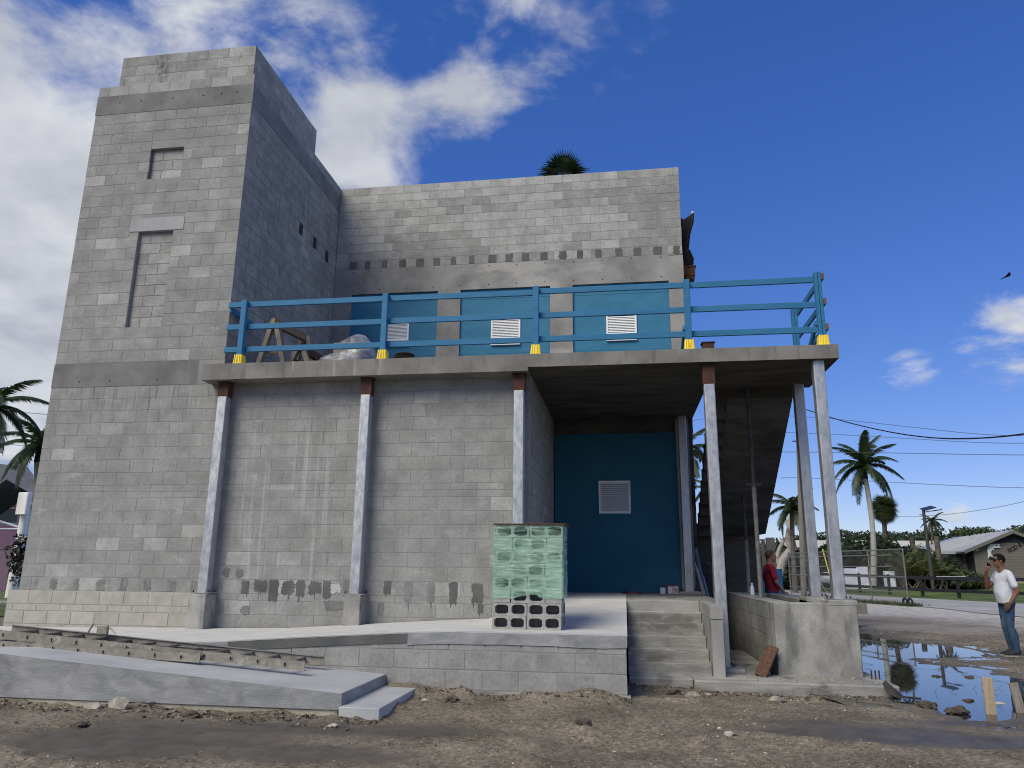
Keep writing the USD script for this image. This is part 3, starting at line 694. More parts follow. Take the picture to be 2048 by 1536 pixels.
def vent(panel, x0, x1, y, z0, z1, n, vy=.05):
    w = .035
    obj('vent_frame', cat_([bx(x0, x0 + w, y - .03, y + .02, z0, z1), bx(x1 - w, x1, y - .03, y + .02, z0, z1), bx(x0 + w, x1 - w, y - .028, y + .02, z1 - w, z1), bx(x0 + w, x1 - w, y - .028, y + .02, z0, z0 + w)]), 'white_metal', panel)
    obj('vent_back', bx(x0 + w, x1 - w, y - .006, y - .001, z0 + w, z1 - w), 'vent_dark', panel)
    zs = np.linspace(z0 + w + .012, z1 - w - .012, n)
    for z in zs:
        s = bx(x0 + w, x1 - w, -.0025, .0025, -.015, .015); s.apply_transform(trimesh.transformations.rotation_matrix(math.radians(-32), [1, 0, 0])); s.apply_translation([0, y - .018, z])
        obj('vent_slat', s, 'white_metal', panel)


for x0, x1, seam, v in ((3.486, 5.478, 6.13, (4.21, 4.846, 5.225, 5.665)), (5.992, 7.96, 6.11, (6.68, 7.316, 5.17, 5.657)), (8.449, 10.472, 6.10, (9.149, 9.781, 5.18, 5.668))):
    yb = D + .05
    p = obj('boarded_opening', bx(x0, x1, yb + .003, yb + .02, SLAB1, 6.331), 'blue_board', bld, label='blue painted plywood closing an upper opening, with a white louvred vent')
    obj('board', bx(x0 + .002, x1 - .002, yb - .004, yb + .004, SLAB1, 4.86), 'blue_board', p)
    obj('board', bx(x0 + .002, x1 - .002, yb - .0015, yb + .004, 4.865, seam), 'blue_board', p)
    obj('board', bx(x0 + .002, x1 - .002, yb - .005, yb + .004, seam + .006, 6.329), 'blue_board', p)
    vent(p, v[0], v[1], yb, v[2], v[3], 12)
    obj('drip_strip', bx(v[0], v[1], yb - .05, yb - .006, v[2] - .125, v[2] - .075), 'white_metal', p)
# entry recess
p = obj('entry_panel', bx(8.08, 10.452, 3.85, 3.88, -.02, 3.02), 'blue_entry', bld, label='large dark blue boarded entry panel with a white louvred vent')
obj('board', bx(8.082, 10.45, 3.842, 3.851, -.018, 1.22), 'blue_entry', p); obj('board', bx(8.082, 10.45, 3.8445, 3.851, 1.224, 3.018), 'blue_entry', p)
vent(p, 8.94, 9.55, 3.842, 1.451, 2.079, 15)
obj('entry_wall', cat_([bx(8.07, 10.79, 3.84, 4.2, 3.021, SLAB0), bx(8.07, 10.78, 3.885, 4.2, -1, 3.0)]), 'shaded_concrete', bld)
obj('entry_pier', bx(10.452, 10.70, 3.80, 4.2, -.9, SLAB0), 'concrete', bld)
courses('entry_side', (8.066, .012), (0, 1), (1, 0), 3.83, rows_of(-.1, 3.27, 17)[0:], lambda k: .2 + (k % 2) * .2, tonef=lambda c, r: .35 + r.normal(0, .08))
obj('entry_side', bx(7.9, 8.0595, .012, 3.84, -1.0, 3.27), 'mortar', bld)
# balcony slab
obj('balcony_slab', cat_([bx(2.9, W + .0, YS, -.001, SLAB0, SLAB1), bx(W, 12.43, YS, 1.40, SLAB0, SLAB1), bx(W + .002, XR, 1.40, D + .1, SLAB0 + .002, SLAB1 - .001)]), 'slab_edge', bld)
obj('slab_beam', bx(2.9, 8.075, YS, -.003, 3.228, SLAB0), 'slab_edge', bld)
obj('slab_soffit', bx(8.077, 12.42, YS + .008, 1.395, SLAB0 - .004, SLAB0 + .01), 'shaded_concrete', bld)
obj('slab_soffit', bx(8.077, XR - .005, 1.396, 3.84, SLAB0 - .004, SLAB0 + .012), 'shaded_concrete', bld)
# the mass behind (seen from the sides only)
obj('rear_wall', cat_([bx(.02, 7.86, .2, 12.0, -1.0, 3.2), bx(.02, 10.6, 4.42, 12.0, -1.0, 8.3), bx(8.0, 10.6, 4.2, 4.42, -1.0, 3.2)]), 'concrete', bld)
# dark mortar patches: former pockets filled in
PR = np.random.default_rng(5)


def patch(x0, x1, z0, z1, y, mat='wet_concrete', part=None, rag=.012, thick=.004, drips=False):
    n = 30; pts = []
    for k in range(n):
        a = 2 * math.pi * k / n; c, s = math.cos(a), math.sin(a); q = max(abs(c), abs(s)) ** (1.0 if rag < .01 else .8)
        pts.append(((x0 + x1) / 2 + (x1 - x0) / 2 * c / q + PR.normal(0, rag), (z0 + z1) / 2 + (z1 - z0) / 2 * s / q + PR.normal(0, rag)))
    P = Polygon(pts).buffer(0)
    P = max(getattr(P, 'geoms', [P]), key=lambda g: g.area)
    m = prism(P, (0, y, 0), (1, 0, 0), (0, 0, 1), (0, -1, 0), thick)
    if drips:
        for _ in range(PR.integers(1, 4)):
            c = PR.uniform(x0 + .01, x1 - .02); w = PR.uniform(.004, .010); m = cat_([m, bx(c, c + w, y - thick * .6, y, z0 - PR.uniform(.03, .12), z0 + .03)])
    return m


xs = 3.40 + np.array([0, .36, .76, 1.16, 1.555, 1.945, 2.35, 2.76, 3.20, 3.58, 3.94, 4.35, 4.76, 5.15, 5.55, 5.97, 6.36, 6.78, 7.20])
for i, x in enumerate(xs):
    w = PR.choice([.12, .16, .18, .13]); obj('mortar_patch', patch(x, x + w, 6.945, 7.125, D - .0018, rag=.004 if i % 3 else .009), 'wet_concrete', bld)
for x, w, h0, h1, r in ((.52, .12, .01, .17, .02), (.92, .10, .02, .19, .02), (1.32, .14, .0, .18, .02), (1.72, .12, .0, .20, .018), (2.12, .12, .01, .19, .018), (2.50, .16, .01, .19, .006), (2.9, .09, .0, .18, .006),
                        (3.72, .12, .0, .19, .01), (3.92, .20, .03, .19, .016), (4.16, .14, -.10, .20, .012), (4.36, .20, .0, .19, .018), (4.58, .14, -.03, .20, .012), (4.78, .20, .01, .19, .018), (5.0, .13, -.05, .19, .012), (5.30, .14, -.02, .2, .012),
                        (5.93, .11, .02, .21, .008), (6.24, .12, -.09, .2, .014), (6.58, .11, -.08, .20, .012), (6.9, .13, -.09, .2, .014), (7.24, .16, -.09, .19, .014), (7.33, .08, -.22, -.1, .01), (5.85, .09, -.27, -.1, .012)):
    obj('mortar_patch', patch(x, x + w, h0, h1, -.0012, rag=r * .6, thick=.002, drips=x > 3.3), 'patch_grey' if x < 3.2 else ['wet_concrete', 'tie_beam', 'wet_concrete'][int(x * 7) % 3], bld)
obj('mortar_patch', patch(5.12, 5.27, .02, .17, -.0022, rag=.014), 'ramp_low_top', bld)
for x, z, w in ((3.40, .24, .10), (3.60, .23, .13), (3.75, -.30, .12), (5.05, -.22, .30)):
    obj('mortar_patch', patch(x, x + w, z, z + .13, -.0022, rag=.01), 'tie_beam', bld)
for y, z in ((2.25, 6.94), (2.95, 6.95), (3.62, 6.93)):
    obj('wall_pocket', bx(W - .01, W + .004, y, y + .16, z, z + .25), 'vent_dark', bld)
# tie holes of the formwork
holes = [bx(x, x + .022, D - .0065, D - .003, z, z + .022) for z in (6.42, 6.86) for x in np.arange(3.5, 10.4, .62)] + [bx(x, x + .02, -.0065, -.003, z, z + .02) for z in (3.34,) for x in (.5, 1.05, 1.9, 2.75)] + [bx(x, x + .022, -.007, -.003, 8.62, 8.642) for x in (.45, .88, 1.5, 2.1, 2.45, 2.75)]
obj('tie_hole', cat_(holes), 'dark_hole', bld, kind='stuff')

# the 300 blocks that show largest are parts of their walls, the rest one joined part
every = []
for wname, lst in WALLS.items():
    for (V, Fc, t, c, n) in lst:
        every.append((np.linalg.norm(c - CAM) + (3 if wname in ('tower_side', 'entry_side') else 0) + (2.2 if c[2] < -.2 and c[0] > 3.2 else 0), wname, V, Fc, t))
every.sort(key=lambda e: e[0])
PARTS = {'front_wall': front_part, 'plinth': plinth, 'tower': tower}
rest_V, rest_F, rest_T, off, given = [], {'block': [], }, [], 0, 0
joined = {'block': [[], [], []], 'plinth_block': [[], [], []]}
for dist_, wname, V, Fc, t in every:
    mat_ = 'plinth_block' if wname == 'plinth' else 'block'
    if given < 300 and wname in PARTS:
        given += 1; obj('block', (V, Fc), mat_, PARTS[wname], tone=t)
    else:
        J = joined[mat_]; base = sum(len(v) for v in J[0]); J[0].append(V); J[1].append(Fc + base); J[2].append(np.full(len(V), t))
for mat_, (Vs, Fs, Ts) in joined.items():
    if Vs:
        obj('block_courses', (np.vstack(Vs), np.vstack(Fs)), mat_, bld, tone=np.concatenate(Ts), kind='stuff')

# ---------------------------------------------------------------- ramp, steps, footing, pit, stair
YP, YL = -2.30, -3.643


def zu(x, y=-9):
    base = float(np.interp(x, [-6, .3, 3.2, 4.5, 5.8, 6.95, 7.45, 9.42], [-.555, -.54, -.50, -.475, -.385, -.315, -.288, -.292]))
    if x > 7.5:        # the apron climbs to the entry floor
        base = base + (-.02 - base) * float(np.interp(y, [-1.3, .55, 4], [0, 1, 1])) * float(np.interp(x, [7.5, 7.95], [0, 1]))
    return base


def zl(x):
    return float(np.interp(x, [-6, 0, 3.0, 6.736], [-.535, -.52, -.486, -.757]))


def sheet(xs, ys, zf, thick):
    """a slab whose top follows zf"""
    X, Y = np.meshgrid(xs, ys, indexing='ij'); Z = np.vectorize(zf)(X, Y)
    V, Fc = grid(np.array(xs), np.array(ys), lambda a, b: Z)
    n = len(V); B = V.copy(); B[:, 2] -= thick; nx, ny = X.shape
    F2 = Fc[:, ::-1] + n
    idx = np.arange(nx * ny).reshape(nx, ny)
    loop = list(idx[:, 0]) + list(idx[-1, 1:]) + list(idx[-2::-1, -1]) + list(idx[0, -2:0:-1])
    S = []
    for a, b in zip(loop, loop[1:] + loop[:1]):
        S += [(a, a + n, b + n), (a, b + n, b)]
    m = trimesh.Trimesh(np.vstack([V, B]), np.vstack([Fc, F2, np.array(S)]), process=False); m.fix_normals(); return m


ramp = thing('access_ramp', 'pale concrete switchback access ramp on block walls in front of the building', 'ramp')
TH = .105
up = sheet(list(np.arange(-6, 7.3, .5)) + [7.31, 7.5, 7.95, 8.5, 9.42], [YP + .001, -1.3, -.8, -.4, -.026], zu, TH - .02)
obj('upper_slab', up, 'ramp_top', ramp)
obj('entry_floor', sheet([8.07, 8.6, 9.418], [-.024, .25, .55, 2, 3.84], zu, .12), 'ramp_top', ramp)
obj('entry_floor', bx(9.419, 10.79, .56, 3.84, -.14, -.021), 'step_concrete', ramp)
# the poured edge: pale stretches and one dark wet stretch


def edge(x0, x1, mat, drop):
    xs_ = np.linspace(x0, x1, max(2, int((x1 - x0) / .25) + 1)); V = []; r = np.random.default_rng(int(x0 * 10) + 99)
    for x in xs_:
        t = zu(x) + .0025; b = t - TH - drop + r.normal(0, .004)
        V += [(x, YP - .012, t - .006), (x, YP - .012, b), (x, YP + .06, b), (x, YP + .06, t)]
    Fc = []
    for k in range(len(xs_) - 1):
        for j in range(4):
            a, b2 = k * 4 + j, k * 4 + (j + 1) % 4; Fc += [(a, b2, b2 + 4), (a, b2 + 4, a + 4)]
    e = (len(xs_) - 1) * 4; Fc += [(0, 2, 1), (0, 3, 2), (e, e + 1, e + 2), (e, e + 2, e + 3)]
    m = trimesh.Trimesh(V, Fc, process=False); m.fix_normals(); return m


obj('poured_edge', edge(2.9, 4.83, 'form_face', 0), 'form_face', ramp)
obj('poured_edge', edge(4.832, 6.975, 'wet', .0), 'wet_concrete', ramp, label='dark damp stretch of the poured ramp edge')
obj('poured_edge', edge(6.977, 9.416, 'form_face', .025), 'form_face', ramp)
obj('ramp_wall', cat_([bx(2.0, 9.40, YP + .0025, YP + .2, -1.1, -.575), bx(5.9, 9.40, YP + .0025, YP + .2, -.58, -.44), bx(9.20, 9.405, YP + .2, .55, -1.1, -.34), bx(8.2, 9.2, -1.5, 3.8, -1.1, -.40)]), 'mortar', ramp)
rw = stage.GetPrimAtPath('/World/access_ramp/ramp_wall')
rt = np.random.default_rng(3)
for (x0, x1, z0, z1, sh) in ((2.9, 9.41, -.893, -.692, .06), (2.9, 9.41, -.690, -.490, .27), (6.55, 9.41, -.488, -.392, .09)):
    e_ = [x0] + list(np.arange(x0 + sh, x1 - .05, .4064)) + [x1]
    for a, b in zip(e_[:-1], e_[1:]):
        if z0 > -.7 and b < 3.3: continue
        z1_ = min(z1, zu((a + b) / 2) - TH + .02)
        if z1_ - z0 < .03: continue
        obj('block', block_mesh((0, YP), (1, 0), (0, -1), a, b, z0, z1_, rt.uniform(0, .002), .004), 'block', rw, tone=float(np.clip(.45 + rt.normal(0, .10), 0, 1)))
obj('ramp_footing', bx(6.8, 9.44, YP - .05, YP + .1, -1.1, -.898), 'pit_concrete', ramp)
low_ = sheet([-6, -3, 0, 3.0, 4.2, 5.5, 6.736], [YL, -3.0, YP - .003], lambda x, y: zl(x), .06)
obj('lower_slab', low_, 'ramp_low_top', ramp)
fx = [-6, 0, 3.0, 4.2, 5.5, 6.7358]


def skirt(y0, y1, zb, dz=.004, x_end=6.7358):
    V = []; xs_ = fx[:-1] + [x_end]
    for x in xs_:
        t = zl(x) - dz; V += [(x, y0, t), (x, y0, zb), (x, y1, zb), (x, y1, t)]
    Fc = []
    for k in range(len(xs_) - 1):
        for j in range(4):
            a, b2 = k * 4 + j, k * 4 + (j + 1) % 4; Fc += [(a, b2, b2 + 4), (a, b2 + 4, a + 4)]
    e = (len(xs_) - 1) * 4; Fc += [(0, 2, 1), (0, 3, 2), (e, e + 1, e + 2), (e, e + 2, e + 3)]
    m = trimesh.Trimesh(V, Fc, process=False); m.fix_normals(); return m


obj('lower_face', skirt(YL - .006, YP - .006, -.905, x_end=6.742), 'form_face', ramp)
obj('old_footing', bx(-6, 6.70, YL + .012, YP, -1.15, -.907), 'old_concrete', ramp)
step = thing('concrete_step', 'low light grey concrete step slab at the bottom end of the access ramp', 'step')
obj('slab', rbx(6.746, 7.14, -3.72, YP - .055, -1.1, -.865, .006), 'ramp_low_top', step)

# entry steps
st = thing('entry_steps', 'flight of six worn concrete entry steps between two block cheek walls', 'steps')
ys_ = [.55, .29, .03, -.24, -.50, -.77]; zs_ = [-.022, -.165, -.305, -.445, -.585, -.725]
for i, (y, z) in enumerate(zip(ys_, zs_)):
    y1 = ys_[i - 1] if i else .86
    g = rbx(9.424, 10.452, y, y1 + .03, -1.02 if i == 5 else z - .22, z, .008)
    obj('step', g, 'step_concrete' if i else 'concrete', st)
ck = obj('cheek_wall', cat_([bx(10.46, 10.60, -.86, 1.2, -1.1, -.19), bx(10.455, 10.605, -.87, 1.2, -.185, -.03)]), 'concrete', st)
for k in range(4):
    for j in range(5):
        y0 = -.80 + j * .4064 - (k % 2) * .2; y1 = y0 + .4064; y0, y1 = max(y0, -.86), min(y1, .86)
        if y1 - y0 > .05:
            obj('block', block_mesh((10.458, 0), (0, -1), (-1, 0), -y1, -y0, -1.0 + k * .2, -.8 + k * .2, .001), 'block', ck, tone=float(rt.uniform(.2, .5)))
# footing strip on the right
ft = thing('concrete_footing', 'long low rough concrete footing under the steel columns right of the steps', 'footing')
V_ = rbx(9.43, 10.20, -1.02, -.5, -1.15, -.875, .012), rbx(10.205, 12.50, -1.18, 2.6, -1.15, -.868, .014)
obj('footing_slab', V_[0], 'step_concrete', ft); obj('footing_slab', V_[1], 'step_concrete', ft)
obj('rubble', cat_([lump(.012 + .015 * rt.random(), k, (1.2, 1, .5), sub=1).apply_translation([rt.uniform(10.7, 12.4), rt.uniform(-1.1, -.5), -.866]) for k in range(40)]), 'stone_tan', ft, kind='stuff')

# block pit
pit = thing('block_pit', 'waist-high concrete and block pit carrying two galvanized columns on its rim', 'pit')
pb = 11.30
obj('front_face', cat_([rbx(pb, 12.32, -.45, -.27, -.90, .012, .012)]), 'pit_concrete', pit)
obj('pedestal', rbx(11.98, 12.335, -.455, -.02, -.02, .048, .01), 'pit_concrete', pit)
obj('pedestal', rbx(12.02, 12.335, .95, 1.45, -.06, .035, .01), 'concrete', pit)
sw_ = obj('side_wall', bx(pb + .006, pb + .25, -.27, 4.4, -.95, -.012), 'mortar', pit)
for k in range(4):
    for j in range(13):
        y0 = -.265 + j * .4064 - (k % 2) * .2; y1 = y0 + .4064; y0, y1 = max(y0, -.265), min(y1, 4.4)
        if y1 - y0 > .05:
            obj('block', block_mesh((pb, 0), (0, -1), (-1, 0), -y1, -y0, -.86 + k * .211, -.649 + k * .211 - .0, .001), 'block', sw_, tone=float(rt.uniform(.05, .4)))
obj('rim', cat_([rbx(pb, pb + .26, -.268, 4.4, -.0165, .008, .005), rbx(12.02, 12.32, -.268, 4.4, -.95, -.003, .01), rbx(pb + .26, 12.02, 4.1, 4.4, -.9, .004, .008)]), 'concrete', pit)
obj('pit_floor', bx(pb + .25, 12.02, -.27, 4.1, -.95, -.55), 'shaded_concrete', pit)

# stair behind
stair = thing('concrete_staircase', 'dark concrete staircase dropping away behind the right end of the balcony', 'staircase')
R_, T_ = .18, .28
X0, X1 = 10.86, 12.16


def flight(y0, z0, n, thick=.19):
    prof = [(y0, z0)]
    for k in range(n):
        prof += [(y0 + k * T_, z0 - (k + 1) * R_), (y0 + (k + 1) * T_, z0 - (k + 1) * R_)]
    ye, ze = prof[-1]
    prof += [(ye, ze - thick), (ye - T_ * .4, ze - thick - .02), (y0, z0 - thick - .16)]
    return Polygon(prof), ye, ze


pf, ye, ze = flight(1.40, SLAB1 - .005, 12)
obj('flight', prism(pf, (X0 + .28, 0, 0), (0, 1, 0), (0, 0, 1), (1, 0, 0), X1 - X0 - .28), 'shaded_concrete', stair)
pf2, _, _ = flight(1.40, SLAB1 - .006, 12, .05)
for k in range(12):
    obj('tread', bx(X0, X0 + .279, 1.40 + k * T_, 1.40 + (k + 1) * T_ + .02, SLAB1 - (k + 1) * R_ - .26, SLAB1 - (k + 1) * R_ - .006), 'shaded_concrete', stair)
obj('landing', bx(X0 - .1, X1, ye + .001, ye + 1.25, ze - .2, ze), 'shaded_concrete', stair)
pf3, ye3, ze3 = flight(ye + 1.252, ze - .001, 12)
obj('flight', prism(pf3, (X0, 0, 0), (0, 1, 0), (0, 0, 1), (1, 0, 0), X1 - X0), 'shaded_concrete', stair)
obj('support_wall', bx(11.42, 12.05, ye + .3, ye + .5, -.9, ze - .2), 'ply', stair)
obj('support_wall', bx(10.72, 11.40, ye + .2, ye + .4, -.9, ze - .2), 'shaded_concrete', stair)

# ---------------------------------------------------------------- columns
def column(x, y, z0, z1, cap, label, s=.152, mat='galvanized', base_cut=True, capw=.17):
    c = thing('steel_column', label, 'column', (x, y, z0), group=None); H = z1 - z0; h = H - cap
    outer = Polygon([(-s / 2, -s / 2), (s / 2, -s / 2), (s / 2, s / 2), (-s / 2, s / 2)]).buffer(-.016).buffer(.016, quad_segs=3)
    e = trimesh.creation.extrude_polygon(outer, h - .012, engine='earcut'); e.apply_translation([0, 0, .012])
    obj('shaft', e, mat, c, smooth=25)
    if cap:
        obj('cap_stub', cat_([bx(-capw / 2, capw / 2, -s / 2 + .01, s / 2, h + .001, H - .012), bx(-capw / 2 - .02, capw / 2 + .02, -s / 2 - .01, s / 2, H - .012, H - .001)]), 'rust_primer', c)
    obj('base_plate', bx(-.15, .15, -.13, .13, 0, .012), 'old_galvanized' if base_cut else 'rusty', c)
    for sx in (-1, 1):
        for sy in (-1, 1):
            bt = trimesh.creation.cylinder(.012, .04, sections=6); bt.apply_translation([sx * .118, sy * .10, .03]); obj('bolt', bt, 'steel_dark', c)
    return c


column(3.215, -.150, .002, 3.224, .24, 'leftmost galvanized steel column, standing against the block wall beside the tower')
column(5.565, -.165, .018, 3.224, .27, 'galvanized steel column in the middle of the block wall', )
column(7.925, -.17, .018, 3.224, .26, 'galvanized steel column at the wall corner, rising behind the green wrapped block stack')
obj('levelling_pad', rbx(10.47, 10.90, -.44, -.06, -.868, -.822, .008), 'concrete', stage.GetPrimAtPath('/World/concrete_footing'))
column(10.665, -.20, -.822, 3.277, .30, 'tall galvanized steel column with a brown stub, standing right of the entry steps')
column(12.17, -.20, .049, 3.277, .0, 'front galvanized steel column on the pit corner, under the balcony end')
column(12.20, 1.18, .036, 3.277, .0, 'rear galvanized steel column on the pit rim beside the stair')
obj('levelling_pad', rbx(10.36, 10.80, 3.35, 3.80, -.022, .022, .008), 'concrete', bld)
column(10.56, 3.57, .022, 3.277, .0, 'spotty galvanized steel column at the right side of the dark blue entry', )

# adjustable props under the stair


def prop(x, y, z0, z1, label, lean=(0, 0)):
    p = thing('steel_prop', label, 'prop', (x, y, z0)); H = z1 - z0; m_ = H * .52
    def P(z): return (lean[0] * z / H, lean[1] * z / H, z)
    obj('outer_tube', tube([P(.01), P(m_)], .034, 10), 'prop_steel', p, smooth=40)
    obj('inner_tube', tube([P(m_ - .05), P(H - .01)], .025, 10), 'steel_dark', p, smooth=40)
    cl = cat_([trimesh.creation.cylinder(.048, .05, sections=10).apply_translation(P(m_)), bx(-.11, .11, -.015, .015, -.015, .015).apply_translation(P(m_ + .01))]); obj('collar', cl, 'steel_dark', p)
    obj('base_plate', bx(-.09, .09, -.09, .09, 0, .008), 'prop_steel', p)
    obj('head_plate', bx(-.09, .09, -.09, .09, H - .008, H - .001).apply_translation([lean[0], lean[1], 0]), 'steel_dark', p)
    hs = [trimesh.creation.icosphere(0, .009).apply_translation((np.array(P(z)) + (0, -.0235, 0))) for z in np.arange(m_ + .15, H - .3, .115)]
    obj('pin_hole', cat_(hs), 'dark_hole', p, kind='stuff')


prop(11.44, 1.30, .009, SLAB0 - .005, 'grey adjustable steel prop standing on the pit rim under the balcony edge')
prop(11.62, 3.6, .009, ze + .55, 'short grey steel prop behind the taller prop, under the stair flight')
prop(10.98, 3.3, -.90, ze + .50, 'pale steel prop seen left of the tall column, under the stair', )

# ---------------------------------------------------------------- balcony railing
rl = thing('balcony_railing', 'blue painted timber railing with yellow post boots along the balcony edge', 'railing')
PX, YR, PW = [3.46, 5.812, 8.18, 10.415, 12.262], -.245, .09
RZ = [4.515, 4.135, 3.755]
tops = [4.56, 4.566, 4.577, 4.575, 4.60]


def boot(x, y, parent, print_):
    prof = [(.072, 0), (.070, .012), (.064, .012), (.056, .118), (.05, .12)]
    b = rbx(-.068, .068, -.062, .062, 0, .02, .004); t = trimesh.convex.convex_hull(np.array([(sx * w, sy * w * .92, z) for z, w in ((.018, .064), (.125, .054)) for sx in (-1, 1) for sy in (-1, 1)]))
    ribs = [beam((k * .03, -.064, .004), (k * .028, -.053, .128), .012, .014) for k in (-1.6, -.6, .6, 1.6)]
    g = cat_([b, t] + ribs); g.apply_scale([1.16, 1.1, 1.22]); g.apply_translation([x, y, SLAB1 + .001]); bt = obj('post_boot', g, 'yellow_plastic', parent)
    if print_:
        obj('boot_print', cat_([bx(x + dx - .004, x + dx + .004, y - .0755, y - .0735, SLAB1 + z, SLAB1 + z + .012) for dx, z in ((0, .03), (.003, .05), (-.003, .068), (.002, .088))]), 'red_print', bt)


for i, x in enumerate(PX):
    if i < 4:
        obj('post', rbx(x - PW / 2, x + PW / 2, YR - PW / 2, YR + PW / 2, SLAB1 + .02, tops[i], .006), 'blue_paint', rl)
    else:
        obj('post', rbx(x - PW / 2 - .002, x - .003, YR - PW / 2, YR + PW / 2, SLAB1 + .02, tops[i], .005), 'blue_paint', rl); obj('post', rbx(x + .003, x + PW / 2, YR - PW / 2, YR + PW / 2, SLAB1 + .02, tops[i], .005), 'blue_paint', rl)
    boot(x, YR, rl, i in (1, 3, 0))
rr_ = np.random.default_rng(2)
for z in RZ:
    for a, b in ((3.145, 5.81), (5.814, 8.178), (8.182, 10.413), (10.417, 12.215)):
        dz = rr_.normal(0, .004); obj('rail', beam((a, YR + .066, z + dz), (b, YR + .066, z + rr_.normal(0, .004)), .038, .089, r=.004), 'blue_paint', rl)
    e = obj('side_rail', beam((12.328, -.30, z + .01), (12.328, 1.36, z + .01), .038, .089, r=.004), 'blue_paint', rl)
    obj('sawn_end', beam((12.328, -.304, z + .01), (12.328, -.3005, z + .01), .036, .087), 'cut_wood', e)
obj('post', rbx(12.262 - .045, 12.262 - .002, 1.25, 1.34, SLAB1, 4.60, .005), 'blue_paint', rl); obj('post', rbx(12.262 + .002, 12.262 + .045, 1.25, 1.34, SLAB1, 4.60, .005), 'blue_paint', rl)
obj('side_rail', beam((3.17, YR + .09, 4.46), (3.12, .75, 4.46), .038, .089, r=.004), 'blue_paint', rl)
for x in (10.36, 12.21):
    obj('brace', beam((x, YR + .05, 3.86), (x - .01, .42, SLAB1 + .04), .038, .089, up=(0, .6, 1), r=.004), 'blue_paint', rl)

# ---------------------------------------------------------------- stack of hollow blocks in green film
def hollow_block(L=.4, H=.150, Dp=.20):
    core = lambda cx: Polygon([(cx + sx * (.073 if abs(sy) < .9 else .052), sy * .047) for sx, sy in ((-1, -.6), (-.9, -1), (.9, -1), (1, -.6), (1, .6), (.9, 1), (-.9, 1), (-1, .6))]).buffer(.006, quad_segs=2)
    p = Polygon([(-L / 2, -H / 2), (L / 2, -H / 2), (L / 2, H / 2), (-L / 2, H / 2)]).buffer(-.004).buffer(.004, quad_segs=1)
    p = p.difference(core(-.098)).difference(core(.098))
    e = trimesh.creation.extrude_polygon(p, Dp - .006, engine='earcut')      # x across, y up, z depth
    M = np.array([[1, 0, 0, 0], [0, 0, 1, .003], [0, 1, 0, H / 2], [0, 0, 0, 1.0]]); e.apply_transform(M)
    if e.volume < 0: e.invert()
    return e


mk('cmu', (.27, .265, .25), (.36, .355, .335), scale=22, fine=(120, .2), bump=(160, .002), rough=.95)
ROWN = ['bottom', 'second', 'third', 'fourth', 'fifth', 'sixth', 'seventh', 'top']
hb = hollow_block(); zr0, RH = -.291, .1507
first = None
pr = np.random.default_rng(8)


def put_block(x, y, z, rz, label, group=None):
    global first
    if first is None:
        first = UsdGeom.Xform.Define(stage, path_for('concrete_block')); first.AddTranslateOp().Set(Gf.Vec3d(x, y, z)); first.AddRotateZOp().Set(rz); first = first.GetPrim()
        obj('hollow_body', hb, 'cmu', first); tag(first, label, 'concrete block', group or 'hollow blocks stacked on the ramp landing')
    else:
        copy_of(first, label, (x, y, z), rz, group=group)


x0p, yf = 7.858, -1.80
for r in range(8):
    z = zr0 + r * RH; j = lambda: pr.normal(0, .003)
    nm = ROWN[r]; wrapped = r >= 3
    tone_ = 'under the green film' if wrapped else 'bare'
    sh = {5: .015, 6: .02, 7: .025}.get(r, -.006 if r < 2 else 0)
    if r in (0, 1, 3, 5, 7):
        put_block(x0p + .203 + sh + j(), yf + j(), z, 0, f'{"grey" if not wrapped else "greenish"} hollow block at the left of the {nm} row of the stack, two cores showing')
        put_block(x0p + .612 + sh + j(), yf + j(), z, 0, f'{"grey" if not wrapped else "greenish"} hollow block at the right of the {nm} row of the stack, two cores showing')
        for dx in (.203, .612):
            [put_block(x0p + dx + e + .1 + sh, yf + .405 + j(), z, 90, 'hollow block in the rear layer of the stack on the landing', 'rear blocks of the stack') for e in (-.1, .103)]
    else:
        put_block(x0p + .203 + sh, yf + .2 + j(), z, 90, f'block turned end on at the left of the {nm} row of the stack')
        put_block(x0p + .41 + sh + j(), yf + j(), z, 0, f'hollow block in the middle of the {nm} row of the stack, between two end-on blocks')
        put_block(x0p + .817 + sh, yf + .2 + j(), z, 90, f'block turned end on at the right of the {nm} row of the stack')
        [put_block(x0p + .41 + e + sh, yf + .405 + j(), z, 90, 'hollow block in the rear layer of the stack on the landing', 'rear blocks of the stack') for e in (0, .203)]


def wrap_shell(x0, x1, y0, y1, zs, nper, seed, amp, ragged=.03):
    per = []
    for (a, b), n in ((((x0, y0), (x1, y0)), nper), (((x1, y0), (x1, y1)), nper // 2), (((x1, y1), (x0, y1)), nper), (((x0, y1), (x0, y0)), nper // 2)):
        for t in np.linspace(0, 1, n, endpoint=False):
            per.append((a[0] + (b[0] - a[0]) * t, a[1] + (b[1] - a[1]) * t))
    per = np.array(per); c = per.mean(0); out = per - c; out = out / np.linalg.norm(out, axis=1, keepdims=True)
    n = len(per); V = []
    for k, z in enumerate(zs):
        zz = np.full(n, z)
        if k == 0: zz = z + (meshkit.fbm(np.column_stack([per * 6, np.zeros(n)]), 3, seed) - .5) * ragged * 2
        q = np.column_stack([per[:, 0] * 9 + per[:, 1] * 9, zz * 22 + per[:, 0] * 5, np.zeros(n)])
        d = (meshkit.fbm(q, 3, seed + 1) - .35) * amp
        V.append(np.column_stack([per + out * d[:, None], zz]))
    V = np.vstack(V); Fc = []
    for k in range(len(zs) - 1):
        for i in range(n):
            a, b = k * n + i, k * n + (i + 1) % n; Fc += [(a, b, b + n), (a, b + n, a + n)]
    return trimesh.Trimesh(V, Fc, process=False)


